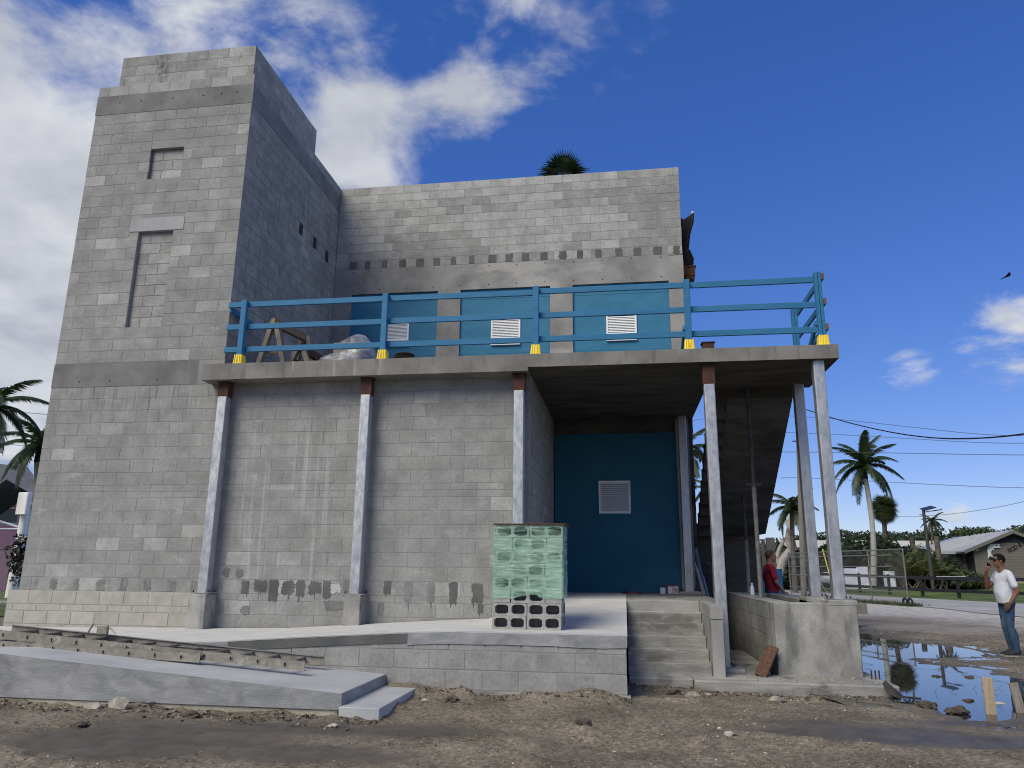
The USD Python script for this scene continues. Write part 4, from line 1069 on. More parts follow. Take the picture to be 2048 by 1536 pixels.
wr = obj('stretch_film', wrap_shell(x0p - .004, x0p + .834, yf - .010, yf + .62, np.linspace(.085, .925, 44), 40, 3, .020, .06), 'green_film', smooth=True)
tag(wr, 'crumpled green stretch film wrapped around the upper part of the block stack', 'plastic film')
bd = thing('cover_board', 'thin brown boards lying on top of the wrapped block stack', 'board')
obj('board', bx(x0p - .01, x0p + .43, yf - .02, yf + .61, .917, .930), 'brown_wood', bd); obj('board', bx(x0p + .44, x0p + .865, yf - .03, yf + .61, .918, .934), 'brown_wood', bd)

# ---------------------------------------------------------------- extension ladder on the lower ramp
ld = thing('extension_ladder', 'dirty aluminium extension ladder lying flat on the lower ramp', 'ladder')


def ladder_section(x0, x1, ya, yb, za, zb_, name):
    """channel rails on edge, D-shaped rungs; za, zb_: height of the rail foot at x0 and x1"""
    Z = lambda x: za + (zb_ - za) * (x - x0) / (x1 - x0)
    rails = []
    for y, s in ((ya, -1), (yb, 1)):
        web = beam((x0, y, Z(x0) + .045), (x1, y, Z(x1) + .045), .006, .082)
        f1 = beam((x0, y - s * .012, Z(x0) + .087), (x1, y - s * .012, Z(x1) + .087), .032, .006); f2 = beam((x0, y - s * .012, Z(x0) + .003), (x1, y - s * .012, Z(x1) + .003), .032, .006)
        rails.append(obj('rail', cat_([web, f1, f2]), 'aluminium', ld))
    for x in np.arange(x1 - .22, x0 + .05, -.305):
        c = Z(x) + .046
        D_ = np.array([(.017 * math.sin(a), .019 * math.cos(a)) for a in np.linspace(0, math.pi, 8)] + [(-.004, -.019), (-.004, .019)])
        pr_ = prism(Polygon(D_).buffer(0), (x, ya + .004, c), (1, 0, 0), (0, 0, 1), (0, 1, 0), yb - ya - .008); rg = obj('rung', pr_, 'rung_shaded', ld)
        ring = prism(Polygon(D_).buffer(.008), (x, ya - .0075, c), (1, 0, 0), (0, 0, 1), (0, 1, 0), .004); hol = prism(Polygon(D_), (x, ya - .009, c), (1, 0, 0), (0, 0, 1), (0, 1, 0), .004)
        obj('rung_ferrule', ring, 'aluminium', rg); obj('rung_bore', hol, 'dark_hole', rg)


ladder_section(1.4, 4.93, -3.06, -2.55, zl(1.4) + .012, zl(4.93) + .028, 'base')
ladder_section(2.16, 6.08, -3.01, -2.50, zl(2.16) + .100, zl(6.08) + .055, 'fly')
obj('rung_lock', cat_([rbx(3.36, 3.50, -2.63, -2.59, zl(3.4) + .13, zl(3.4) + .235, .01), tube([(3.36, -2.61, zl(3.4) + .22), (3.30, -2.61, zl(3.4) + .25), (3.25, -2.62, zl(3.4) + .14)], .010, 6), tube([(3.50, -2.61, zl(3.4) + .22), (3.60, -2.62, zl(3.4) + .15)], .008, 6)]), 'aluminium', ld)

# ---------------------------------------------------------------- on the balcony
def sawhorse(xa, ya, xb, yb, h, label, mat='raw_wood'):
    s = thing('wooden_sawhorse', label, 'sawhorse', (0, 0, 0)); z0 = SLAB1 + .002
    obj('top_beam', beam((xa, ya - .08, z0 + h), (xb, yb + .1, z0 + h), .08, .13), mat, s)
    for x, y in ((xa, ya), (xb, yb)):
        for sx in (-1, 1):
            obj('leg', beam((x + sx * .03, y, z0 + h + .02), (x + sx * .27, y, z0), .075, .10, up=(0, 1, 0)), 'grey_wood', s)
        obj('crosspiece', beam((x - .17, y + .04, z0 + h * .5), (x + .17, y + .04, z0 + h * .5), .03, .11), mat, s)
    return s


sawhorse(3.66, .42, 3.86, 1.25, .90, 'weathered timber sawhorse standing at the tower end of the balcony')
sawhorse(4.06, .62, 4.12, 1.5, .52, 'lower timber sawhorse on the balcony, behind the taller one', 'brown_wood')
bu = obj('wrapped_bundle', None or (lambda m: m)(cat_([lump(.36, 5, (1.0, .8, 1.05), .28, 3).apply_translation([4.92, .95, SLAB1 + .42]), lump(.30, 9, (1.25, .8, .75), .3, 3).apply_translation([4.72, .85, SLAB1 + .25])])), 'clear_film', smooth=True)
tag(bu, 'bundle wrapped in crumpled clear plastic on the balcony beside the second railing post', 'bundle')
inner = thing('stacked_goods', 'grey stacked goods showing dimly inside the clear plastic wrap', 'goods')
obj('carton', rbx(4.60, 5.08, .72, 1.2, SLAB1 + .001, SLAB1 + .62, .01), 'grey_wood', inner); obj('carton', rbx(4.50, 4.59, .72, 1.1, SLAB1 + .001, SLAB1 + .36, .01), 'steel_dark', inner)
hp = obj('hose_coil', cat_([trimesh.creation.torus(.20 - .012 * k, .028, 20, 8).apply_translation([5.93, .5, SLAB1 + .03 + k * .05]) for k in range(6)]), 'mulch', smooth=True)
tag(hp, 'dark coiled hose lying on the balcony between the second and third posts', 'hose')
sb = obj('sawn_column_stub', cat_([bx(10.60, 10.76, -.30, -.14, SLAB1 + .001, SLAB1 + .10), bx(10.585, 10.775, -.315, -.125, SLAB1 + .101, SLAB1 + .112)]), 'rust_primer')
tag(sb, 'small dark rusty steel stub standing on the balcony slab right of the fourth post', 'steel stub')

# torn roofing at the right end of the upper wall
tr = thing('torn_roofing', 'torn dark roofing membrane and rusty fascia hanging behind the right end of the upper wall', 'roof debris')
q = [(10.70, 8.30), (10.92, 8.10), (11.16, 8.26), (11.145, 8.05), (11.05, 7.72), (11.0, 7.36), (11.03, 7.17), (11.10, 7.06), (11.06, 6.95), (10.72, 6.92)]
mm = prism(Polygon(q), (0, 5.02, 0), (1, 0, 0), (0, 0, 1), (0, 1, 0), .05); obj('membrane', mm, 'membrane', tr)
obj('membrane_fold', trimesh.convex.convex_hull(np.array([(11.155, 5.0, 8.27), (11.12, 5.0, 8.1), (10.90, 4.97, 7.6), (10.86, 5.0, 7.05), (11.05, 4.92, 7.72), (11.1, 5.2, 8.2), (10.9, 5.25, 7.3)])), 'membrane', tr)
obj('membrane_fold', trimesh.convex.convex_hull(np.array([(10.9, 4.95, 7.4), (11.02, 4.9, 7.3), (11.10, 4.92, 7.08), (11.0, 5.0, 6.93), (10.85, 5.0, 7.0), (10.95, 5.2, 7.1)])), 'membrane', tr)
obj('metal_cap', beam((11.12, 5.0, 8.26), (11.15, 5.6, 8.29), .05, .05), 'white_metal', tr)
obj('fascia_box', cat_([bx(10.70, 11.10, 4.9, 5.5, 6.70, 6.90), bx(10.70, 11.125, 4.88, 5.5, 6.90, 6.93), bx(10.9, 11.09, 4.92, 5.5, 6.63, 6.70)]), 'rusty', tr)
obj('roof_edge', bx(10.61, 10.72, 4.5, 12, 6.6, 8.35), 'membrane', tr)

# ---------------------------------------------------------------- small things
for i, (x, lab, red) in enumerate(((10.085, 'pale paint can standing left of two boxes by the entry', 0), (10.215, 'left of two red and white boxes by the dark blue entry', 1), (10.315, 'right of two red and white boxes by the dark blue entry', 1))):
    c = thing('paint_box' if red else 'paint_can', lab, 'box' if red else 'paint can', (x, 3.52, -.019))
    if red:
        obj('body', rbx(-.045, .045, -.04, .04, 0, .135, .004), 'can_white', c); obj('lid', bx(-.046, .046, -.041, .041, .1352, .152), 'can_red', c)
        obj('print', cat_([bx(-.03, .03, -.0425, -.0405, .03 + k * .022, .04 + k * .022) for k in range(4)]), 'cool_white' if i == 1 else 'can_red', c)
    else:
        cy_ = trimesh.creation.cylinder(.055, .11, sections=18); cy_.apply_translation([0, 0, .055]); obj('body', cy_, 'cool_white', c, smooth=40)
        l_ = trimesh.creation.cylinder(.057, .03, sections=18); l_.apply_translation([0, 0, .126]); obj('lid', l_, 'steel_dark', c, smooth=40)
tl = thing('long_handled_tool', 'dark hand tool with a red shaft lying at the foot of the blue entry', 'tool')
obj('grip', tube([(9.33, 3.42, .0), (9.45, 3.42, .0)], .02, 8), 'black_paint', tl); obj('shaft', tube([(9.45, 3.42, .0), (9.64, 3.43, .0)], .010, 8), 'can_red', tl); obj('head', cat_([tube([(9.64, 3.43, .0), (9.70, 3.43, .0)], .02, 8), tube([(9.70, 3.43, 0), (9.80, 3.43, 0)], .010, 6)]), 'steel_dark', tl)
bo = thing('water_bottle', 'clear plastic water bottle standing on the pit rim beside the props', 'bottle', (11.52, 2.6, .008))
obj('body', lathe([(0, 0), (.03, 0), (.033, .02), (.033, .12), (.013, .165), (.013, .18), (0, .18)], 14), 'cool_white', bo, smooth=40); obj('cap', lathe([(0, .181), (.015, .181), (.015, .197), (0, .197)], 10), 'white_paint', bo)
lp = thing('leaning_boards', 'blue sheets and thin bars leaning under the stair, right of the entry', 'boards')
obj('sheet', beam((10.66, 3.05, .78), (10.92, 2.95, -.86), .30, .03, up=(1, 0, .2)), 'blue_tarp', lp); obj('sheet', beam((10.72, 2.6, .30), (10.95, 2.4, -.86), .22, .02, up=(1, 0, .2)), 'blue_tarp', lp)
for k in range(4): obj('bar', tube([(10.60 + .02 * k, 2.9, .6 - .05 * k), (10.86 + .02 * k, 2.3, -.86)], .010, 6), 'galvanized' if k % 2 else 'steel_dark', lp)
pk = thing('brown_plank', 'short weathered red-brown plank leaning against the front of the pit', 'plank')
obj('plank', beam((11.04, -.68, -.865), (11.245, -.50, -.53), .035, .15, up=(.6, -.5, -.3), r=.003), 'brown_wood', pk)
obj('sheet_scrap', bx(11.20, 11.29, -.47, -.42, -.866, -.62), 'black_paint', pk)
sc = obj('rubber_scrap', cat_([trimesh.convex.convex_hull(np.array([(12.28, -1.27, -.83), (12.33, -1.23, -.80), (12.50, -1.30, -.96), (12.42, -1.40, -.97), (12.30, -1.33, -.92), (12.47, -1.24, -.93)])), beam((12.40, -1.36, -.95), (12.62, -1.45, -.955), .05, .02)]), 'membrane')
tag(sc, 'dark torn rubber scrap lying at the right corner of the footing', 'scrap')
for i, x in enumerate((12.36, 12.405, 12.45)):
    rb = obj('reinforcing_bar', tube([(x, -.62, -.88), (x + .002, -.62, -.765)], .0095, 8), 'rebar'); tag(rb, ['leftmost', 'middle', 'rightmost'][i] + ' of three short reinforcing bars sticking up from the footing', 'reinforcing bar', 'reinforcing bars on the footing')
sk = obj('timber_stake', beam((13.05, -2.10, -1.15), (13.052, -2.10, -.635), .030, .095, up=(1, 0, 0), r=.003), 'stake_wood'); tag(sk, 'pale timber stake standing upright at the edge of the puddle', 'stake')
sk = obj('timber_stake', beam((13.42, -1.95, -1.15), (13.375, -1.92, -.70), .028, .085, up=(1, 0, 0), r=.003), 'grey_wood'); tag(sk, 'grey tilted timber stake at the right edge, beside the pale stake', 'stake')
dk = obj('sunken_board', rbx(13.52, 13.95, -2.1, -1.7, -1.1, -.83, .02), 'steel_dark'); tag(dk, 'dark grey board end half sunk in the gravel at the right edge', 'board')
wb = obj('timber_block', rbx(17.03, 17.40, 16.7, 16.95, -.98, -.62, .01), 'grey_wood'); tag(wb, 'short brown timber block on the gravel just behind the pit', 'timber block')

# rocks one can tell apart
RK = [(235, 1418, .10, 'rock', 'pale chip of concrete leaning at the foot of the lower ramp'), (185, 1420, .085, 'rock', 'flat pale stone lying left of the leaning concrete chip'), (200, 1402, .07, 'clod', 'dark earth clod against the foot of the lower ramp'),
      (160, 1452, .06, 'clod', 'dark clod alone on the left mud'), (385, 1428, .07, 'clod', 'earth clod below the middle of the lower ramp'), (668, 1445, .045, 'rock', 'small pale stone in front of the step slab corner'),
      (1388, 1402, .085, 'rock', 'rounded pale rock in front of the right footing'), (1415, 1383, .04, 'rock', 'small white stone at the foot of the footing'), (1552, 1397, .10, 'rock', 'broad flat pale rock under the front of the pit'),
      (1245, 1395, .06, 'clod', 'dark clod at the corner between ramp and steps'), (1168, 1460, .05, 'clod', 'dark clod in front of the ramp wall'), (903, 1410, .055, 'clod', 'dark wet lump below the ramp wall'), (850, 1412, .04, 'rock', 'pale pebble below the ramp wall'),
      (1875, 1348, .05, 'clod', 'stone lying in the middle of the puddle, left one'), (1938, 1350, .05, 'clod', 'stone with a ridge in the puddle, right one'), (1935, 1395, .05, 'clod', 'dark stone near the lower edge of the puddle'), (1852, 1410, .08, 'clod', 'low mud mound at the lower edge of the puddle'),
      (1912, 1420, .09, 'clod', 'broad mud mound between the puddle and the stake'), (1999, 1400, .06, 'rock', 'stone between the two timber stakes'), (1460, 1477, .05, 'rock', 'small white stone in the right foreground'), (1350, 1385, .06, 'clod', 'clod of earth under the tall column')]
for i, (u, v, r, m_, lab) in enumerate(RK):
    P = at(u, v, z=-.95); z = gz(P[0], P[1], True); sq = (1.2, .9, .55) if m_ == 'rock' else (1.2, 1, .6)
    if r > .12: sq = (1.6, .8, .45)
    if i == 0: sq = (1.2, .5, 1.1)
    o = obj('stone' if m_ == 'rock' else 'earth_clod', (shard(r, i + 1, sq, 26) if m_ == 'rock' else lump(r, i + 1, sq, .9, 3)).apply_translation([P[0], P[1], max(z, WATER - .02) + r * .2]), m_, smooth=28)
    tag(o, lab, 'stone' if m_ == 'rock' else 'clod')


def scatter(name, protos, pts, scales, ids, kind='stuff', rots=None):
    pi = UsdGeom.PointInstancer.Define(stage, path_for(name)); base = str(pi.GetPath())
    for k, (mesh, mat) in enumerate(protos):
        usdkit.mesh(stage, f'{base}/prototype_{k}', mesh, MATS[mat], smooth=False); pi.CreatePrototypesRel().AddTarget(f'{base}/prototype_{k}')
    n = len(pts); r = np.random.default_rng(4)
    pi.CreatePositionsAttr(Vt.Vec3fArray.FromNumpy(np.asarray(pts, np.float32))); pi.CreateProtoIndicesAttr(Vt.IntArray.FromNumpy(np.asarray(ids, np.int32)))
    s = np.asarray(scales, np.float32); pi.CreateScalesAttr(Vt.Vec3fArray.FromNumpy(np.repeat(s[:, None], 3, 1) if s.ndim == 1 else s))
    if rots is None:
        a = r.uniform(0, 2 * np.pi, n); rots = np.column_stack([np.cos(a / 2), 0 * a, 0 * a, np.sin(a / 2)])
    pi.CreateOrientationsAttr(Vt.QuathArray([Gf.Quath(float(q[0]), float(q[1]), float(q[2]), float(q[3])) for q in rots]))
    return tag(pi.GetPrim(), kind=kind)


gr = np.random.default_rng(12); NP = 26000
gxs = gr.uniform(1.5, 19, NP); gys = -6.4 + 16 * gr.random(NP) ** 2.0
keep = ~((gxs < 6.9) & (gys > -3.7)) & ~((gxs < 12.5) & (gys > -1.2)) & ~((gxs < 9.5) & (gys > -2.35)) & (puddle_depth(gxs, gys) < -.02 - .2 * gr.random(NP)) & (mud_mask(gxs, gys) < gr.random(NP) * .9)
keep &= meshkit.fbm(np.column_stack([gxs * 1.3, gys * 1.3, gxs * 0]), 3, 77) > .36 + .2 * gr.random(NP)
gxs, gys = gxs[keep], gys[keep]; gzs = ground_z(gxs, gys); n_ = len(gxs)
sz = .0035 + .014 * gr.random(n_) ** 5 + .004 * (gys > 0)
scatter('gravel', [(shard(1, 1, (1.2, .9, .6)), 'stone_tan'), (shard(1, 2, (1, 1.1, .65)), 'stone_pale'), (shard(1, 3, (1.3, .8, .6)), 'stone_tan'), (shard(1, 4, (1, 1, .7)), 'stone_dark')],
        np.column_stack([gxs, gys, gzs + sz * .25]), sz, gr.choice(4, n_, p=[.42, .09, .26, .23]))
# crumbs of earth along the foot of the walls
ne = 1500; ex = gr.uniform(2, 12.6, ne); fy = np.where(ex < 6.75, -3.66, np.where(ex < 7.2, -3.72, np.where(ex < 9.45, -2.36, np.where(ex < 10.2, -1.03, -1.19)))); ey = fy - np.abs(gr.normal(0, .20, ne)) - .01
es = .005 + .020 * gr.random(ne) ** 3.5
scatter('earth_crumbs', [(shard(1, 11, (1.2, 1, .7)), 'clod'), (shard(1, 12, (1, 1.2, .8)), 'clod'), (shard(1, 13, (1.1, 1, .7)), 'stone_tan')], np.column_stack([ex, ey, ground_z(ex, ey) + es * .3]), es, gr.choice(3, ne, p=[.45, .35, .2]))
# twigs in the mud and water
tw = []
for k in range(70):
    x, y = (gr.uniform(5, 13), gr.uniform(-5.2, -2.6)) if k < 45 else (gr.uniform(12.9, 14.2), gr.uniform(-1.6, 3))
    z = max(gz(x, y, True), WATER) + .006; a = gr.uniform(0, 6.28); L_ = gr.uniform(.04, .14)
    tw.append(tube([(x, y, z), (x + L_ * math.cos(a) * .6, y + L_ * math.sin(a) * .6, z + gr.uniform(0, .02)), (x + L_ * math.cos(a), y + L_ * math.sin(a), z + gr.uniform(0, .05 if k > 44 else .01))], .0022, 4))
obj('twigs', cat_(tw), 'bark_brown', kind='stuff')

# ---------------------------------------------------------------- palms
def frond(L, droop, nleaf, lw, ll, seed, lift=.6, hang=.35):
    """a feather frond along +x from the origin: curved midrib with drooping leaflets"""
    r = np.random.default_rng(seed); t = np.linspace(0, 1, nleaf)
    X = L * t * (1 - .18 * droop * t); Z = L * (lift * t - droop * t ** 2.0)
    mid = np.column_stack([X, 0 * t, Z]); V, Fc = [], []
    rib = tube(mid[::max(1, nleaf // 7)], np.linspace(.030, .006, len(mid[::max(1, nleaf // 7)])) * (L / 2.5), 4, False)
    V, Fc = list(rib.vertices), [tuple(f) for f in rib.faces]
    for k in range(1, nleaf):
        d = mid[k] - mid[k - 1]; d /= np.linalg.norm(d)
        w = ll * (math.sin(math.pi * (.12 + .80 * t[k])) ** .7)
        for s in (-1, 1):
            base = mid[k]; out = np.array([d[0] * .55, s * .9, d[2] * .55 - hang - .5 * droop * t[k] + r.normal(0, .12)]); out /= np.linalg.norm(out)
            tip = base + out * w * r.uniform(.85, 1.1); tip[2] -= .12 * w; m_ = (base + tip) / 2 + np.array([0, 0, .05 * w]); b = len(V)
            V += [base - d * lw * .5, base + d * lw * .5, m_ + d * lw * .6, m_ - d * lw * .6, tip]
            Fc += [(b, b + 1, b + 2), (b, b + 2, b + 3), (b + 3, b + 2, b + 4)]
    return np.array(V), np.array(Fc)


def place(VF, yaw, pitch, loc, scale=1.0):
    V, Fc = VF; V = V * scale
    cp, sp = math.cos(pitch), math.sin(pitch); V = np.column_stack([V[:, 0] * cp - V[:, 2] * sp, V[:, 1], V[:, 0] * sp + V[:, 2] * cp])
    c, s = math.cos(yaw), math.sin(yaw); V = np.column_stack([V[:, 0] * c - V[:, 1] * s, V[:, 0] * s + V[:, 1] * c, V[:, 2]])
    return V + np.array(loc), Fc


def feather_palm(label, base, top, r0, r1, L, n, seed, mat='frond_green', trunk='bark_grey', shaft=True, dead=0, group=None, lifts=(-.55, .95), ll=.45, name='palm_tree', flare=1.25):
    base, top = np.array(base, float), np.array(top, float); p = thing(name, label, 'palm tree', base); T = top - base; r = np.random.default_rng(seed)
    ts_ = np.linspace(0, 1, 9); bend = np.array([r.normal(0, .012), r.normal(0, .012), 0]) * np.linalg.norm(T)
    pts = [T * t + bend * math.sin(math.pi * t) for t in ts_]; rad = [r0 * (flare if t == 0 else 1) * (1 - t) + r1 * t + .04 * r0 * math.sin(9 * t) for t in ts_]
    obj('trunk', tube(pts, rad, 12), trunk, p, smooth=60)
    if shaft:
        obj('crownshaft', tube([T, T + (0, 0, .35 * L * .5), T + (0, 0, .35 * L)], [r1 * 1.15, r1 * 1.05, r1 * .5], 10), mat, p, smooth=60); T = T + np.array([0, 0, .30 * L])
    for k in range(n):
        a = k * 2.39996 + r.normal(0, .15); q = (k + .5) / n; pit = lifts[1] + (lifts[0] - lifts[1]) * q ** .8 + r.normal(0, .08)
        VF = frond(L * r.uniform(.88, 1.08), .50 + .40 * q, 40, .062 * L / 2.2, ll * L / 2.2, seed * 100 + k, lift=.30)
        obj('frond', place(VF, a, pit, T + np.array([0, 0, .1 * L * (1 - q)])), mat, p)
    for k in range(dead):
        VF = frond(L * .9, .1, 20, .03, .22, seed * 77 + k, lift=0, hang=.8); obj('dead_frond', place(VF, r.uniform(0, 6.28) if dead > 1 else -.3, -1.45, T), 'dead_frond', p)
    return p


def fan_leaf(R, n, seed, petiole):
    r = np.random.default_rng(seed); V, Fc = [], []
    rib = tube([(0, 0, 0), (petiole, 0, .06 * petiole)], [.02, .012], 4, False); V, Fc = list(rib.vertices), [tuple(f) for f in rib.faces]
    c = np.array([petiole, 0, .06 * petiole])
    for k in range(n):
        a = (k / (n - 1) - .5) * 3.5; rr = R * (.75 + .25 * math.cos(a * .5)) * r.uniform(.92, 1.05); w = 1.25 * R / n
        d = np.array([math.cos(a), math.sin(a), .10 * math.cos(3 * a)]); s = np.array([-d[1], d[0], .0]); b = len(V)
        tip = c + d * rr + np.array([0, 0, -.20 * rr]); m_ = c + d * rr * .50 + np.array([0, 0, .05 * R * (k % 2)])
        V += [c, m_ - s * w, m_ + s * w, tip]; Fc += [(b, b + 1, b + 2), (b + 1, b + 3, b + 2)]
    return np.array(V), np.array(Fc)


def fan_palm(label, base, top, r0, R, n, seed, mat='fan_green', skirt=True, name='fan_palm', lifts=(-1.2, 1.35), pet=.5):
    base, top = np.array(base, float), np.array(top, float); p = thing(name, label, 'palm tree', base); T = top - base; r = np.random.default_rng(seed)
    obj('trunk', tube([T * t for t in np.linspace(0, 1, 6)], r0, 10), 'bark_brown', p, smooth=60)
    for k in range(n):
        a = k * 2.39996; q = (k + .5) / n; pit = lifts[1] + (lifts[0] - lifts[1]) * q + r.normal(0, .08)
        VF = fan_leaf(R * r.uniform(.85, 1.05), 22, seed * 50 + k, R * pet * r.uniform(.7, 1.1))
        obj('leaf', place(VF, a, pit, T), 'dead_frond' if skirt and q > .86 else mat, p)
    return p


def on_ground(u, v, d):
    P = at(u, v, dist=d); return np.array([P[0], P[1], GZ + float(rise(P[0], P[1]))])


def up_to(base, u, v):
    """the height of pixel (u, v) above the ground point base"""
    d = math.hypot(base[0] - CAM[0], base[1] - CAM[1]); P = at(u, v, dist=d); return P


b_ = on_ground(1744, 1165, 58); t_ = up_to(b_, 1731, 958)
feather_palm('tall royal palm with a pale smooth trunk, highest palm to the right of the columns', b_ - (0, 0, .1), t_, .21, .15, 2.75, 22, 3, shaft=True, dead=2, mat='frond_dark', ll=.50, lifts=(-.45, 1.40))
b_ = on_ground(1772, 1160, 66); t_ = up_to(b_, 1768, 1018)
fan_palm('round headed cabbage palm with a brown skirt, just right of the royal palm', b_, t_, .17, .95, 64, 5, lifts=(-1.45, 1.5), pet=.42)
b_ = on_ground(1864, 1160, 72); t_ = up_to(b_, 1865, 1043)
feather_palm('small slim palm standing behind the street lamp', b_, t_, .10, .07, 1.1, 16, 9, shaft=False, mat='frond_dark', trunk='bark_brown', ll=.6)
b_ = on_ground(1400, 1180, 40); t_ = up_to(b_, 1372, 930)
feather_palm('dark feathery palm glimpsed between the entry column and the tall column', b_, t_, .22, .16, 2.3, 16, 12, mat='frond_dark', lifts=(-.7, .9))
b_ = on_ground(1418, 1180, 46); t_ = up_to(b_, 1418, 980)
feather_palm('yellowish palm below the darker one, left of the stair', b_, t_, .13, .10, 1.5, 12, 14, mat='areca', shaft=False)
b_ = on_ground(1590, 1170, 52); t_ = up_to(b_, 1584, 1018)
feather_palm('palm crown showing between the stair and the wooden utility pole', b_, t_, .16, .13, 1.9, 18, 16, mat='frond_dark', shaft=False, trunk='bark_brown', ll=.6)
b_ = on_ground(70, 1180, 34); t_ = up_to(b_, 78, 925)
feather_palm('dark palm with spreading fronds beside the left edge of the tower', b_, t_, .20, .16, 2.0, 16, 21, mat='frond_dark')
b_ = on_ground(-30, 1180, 30); t_ = up_to(b_, -22, 850)
feather_palm('palm cut off by the left edge of the photo, fronds reaching in', b_, t_, .20, .16, 1.9, 15, 23, mat='frond_dark')
T_ = at(1128, 352, y=14.5)
fan_palm('dark fan palm whose crown shows above the roof of the building', (T_[0], 14.5, GZ), (T_[0], 14.5, T_[2] - .15), .16, .74, 15, 31, mat='fan_dark', skirt=False, lifts=(-.05, 1.30), pet=.6)

# bare twisted tree between stair and pole
b_ = on_ground(1578, 1150, 55); bt = thing('bare_tree', 'pale twisted tree with cut limbs between the stair and the utility pole', 'tree', b_)


def limb(px, radii): P = [up_to(b_, *p) - b_ for p in px]; return tube(P, radii, 8)


obj('trunk', limb([(1560, 1150), (1566, 1120), (1582, 1098), (1576, 1080), (1580, 1056), (1582, 1035)], [.34, .30, .26, .24, .22, .17]), 'bark_pale', bt, smooth=60)
for px, rd in (([(1562, 1132), (1552, 1118), (1560, 1095), (1570, 1076)], [.2, .17, .13, .10]), ([(1580, 1060), (1572, 1040), (1567, 1030)], [.15, .10, .05]), ([(1582, 1046), (1590, 1036), (1597, 1032)], [.12, .07, .04]), ([(1581, 1040), (1577, 1012), (1576, 1000)], [.09, .05, .03]), ([(1590, 1100), (1586, 1080), (1586, 1060)], [.16, .14, .10])):
    obj('limb', limb(px, rd), 'bark_pale', bt, smooth=60)


# ---------------------------------------------------------------- bushes and trees
def leaves(centres, radii, n, size, seed, up=.3):
    """leaf-sized two-triangle blades through the shells of several clumps"""
    r = np.random.default_rng(seed); centres, radii = np.array(centres, float), np.array(radii, float); w = np.prod(radii, 1) ** (2 / 3); k = r.choice(len(centres), n, p=w / w.sum())
    d = r.normal(size=(n, 3)); d /= np.linalg.norm(d, axis=1, keepdims=True); P = centres[k] + d * radii[k] * (r.random((n, 1)) ** .35)
    nrm = d + r.normal(0, .6, (n, 3)); nrm[:, 2] += up; nrm /= np.linalg.norm(nrm, axis=1, keepdims=True)
    a = np.cross(nrm, r.normal(size=(n, 3))); a /= np.linalg.norm(a, axis=1, keepdims=True); b = np.cross(nrm, a); s = size * r.uniform(.6, 1.3, (n, 1))
    V = np.stack([P - a * s, P - b * s * .5, P + a * s, P + b * s * .5], 1).reshape(-1, 3); i = np.arange(n)[:, None] * 4
    return V, np.vstack([i + [0, 1, 2], i + [0, 2, 3]])


def tree(label, base, h, wdt, seed, mat='tree_green', n=2600, leaf_=.17, name='tree', group=None, cat='tree', bare=.28):
    base = np.array(base, float); r = np.random.default_rng(seed); p = thing(name, label, cat, base, group=group); T = bare * h
    obj('trunk', cat_([tube([(0, 0, -.2), (.05 * h * r.normal(), 0, T), (.04 * h * r.normal(), 0, h * .7)], [.035 * h, .026 * h, .010 * h], 7)] + [tube([(0, 0, T), (wdt * .3 * math.cos(a), wdt * .3 * math.sin(a), h * .68)], [.018 * h, .006 * h], 5) for a in r.uniform(0, 6.28, 4)]), 'bark_brown', p)
    cs = [(r.normal(0, wdt * .28), r.normal(0, wdt * .28), T + (h - T) * r.uniform(.25, .92)) for _ in range(13)]; rs = [(wdt * r.uniform(.16, .30), wdt * r.uniform(.16, .30), (h - T) * r.uniform(.10, .20)) for _ in range(13)]
    obj('crown', leaves(cs, rs, n, leaf_, seed), mat, p); return p


def bush(label, base, h, wdt, seed, mat='shrub_green', n=1500, leaf_=.10, name='shrub', group=None):
    base = np.array(base, float); r = np.random.default_rng(seed); p = thing(name, label, 'shrub', base, group=group)
    obj('stems', cat_([tube([(0, 0, -.1), (r.normal(0, wdt * .2), r.normal(0, wdt * .2), h * .7)], [.02, .008], 4) for _ in range(6)]), 'bark_brown', p)
    cs = [(r.normal(0, wdt * .25), r.normal(0, wdt * .25), h * r.uniform(.25, .75)) for _ in range(9)]; rs = [(wdt * r.uniform(.26, .40), wdt * r.uniform(.26, .40), h * r.uniform(.20, .34)) for _ in range(9)]
    obj('foliage', leaves(cs, rs, n, leaf_, seed), mat, p); return p


# far belt of trees behind the houses
FAR = [(1560, 1092, 118, 'small'), (1600, 1078, 112, 0), (1648, 1066, 116, 0), (1688, 1060, 120, 0), (1715, 1068, 112, 0), (1757, 1070, 118, 0), (1795, 1066, 114, 0), (1830, 1064, 118, 0), (1868, 1072, 112, 0), (1905, 1050, 108, 0), (1925, 1062, 112, 0), (1958, 1062, 116, 0), (1992, 1060, 118, 0), (2035, 1054, 122, 0), (2075, 1060, 118, 0), (1570, 1080, 124, 0), (1470, 1085, 120, 0), (1420, 1088, 118, 0)]
SKYL = ['low skyline tree just right of the stair, behind the twisted tree', 'skyline tree left of the utility pole', 'skyline tree showing between the two right columns', 'skyline tree just right of the front right column', 'skyline tree left of the royal palm trunk', 'skyline tree behind the trunk of the cabbage palm', 'skyline tree just right of the cabbage palm', 'skyline tree above the middle of the white roof', 'skyline tree behind the street lamp', 'tallest skyline tree, with a high top left of the grey roof', 'skyline tree at the lower end of the grey metal roof', 'skyline tree above the middle of the grey metal roof', 'skyline tree above the fish sign', 'skyline tree above the gable peak', 'skyline tree at the right edge behind the gable', 'farthest skyline tree beside the stair', 'skyline tree hidden mostly by the stair', 'skyline tree seen left of the tall column']
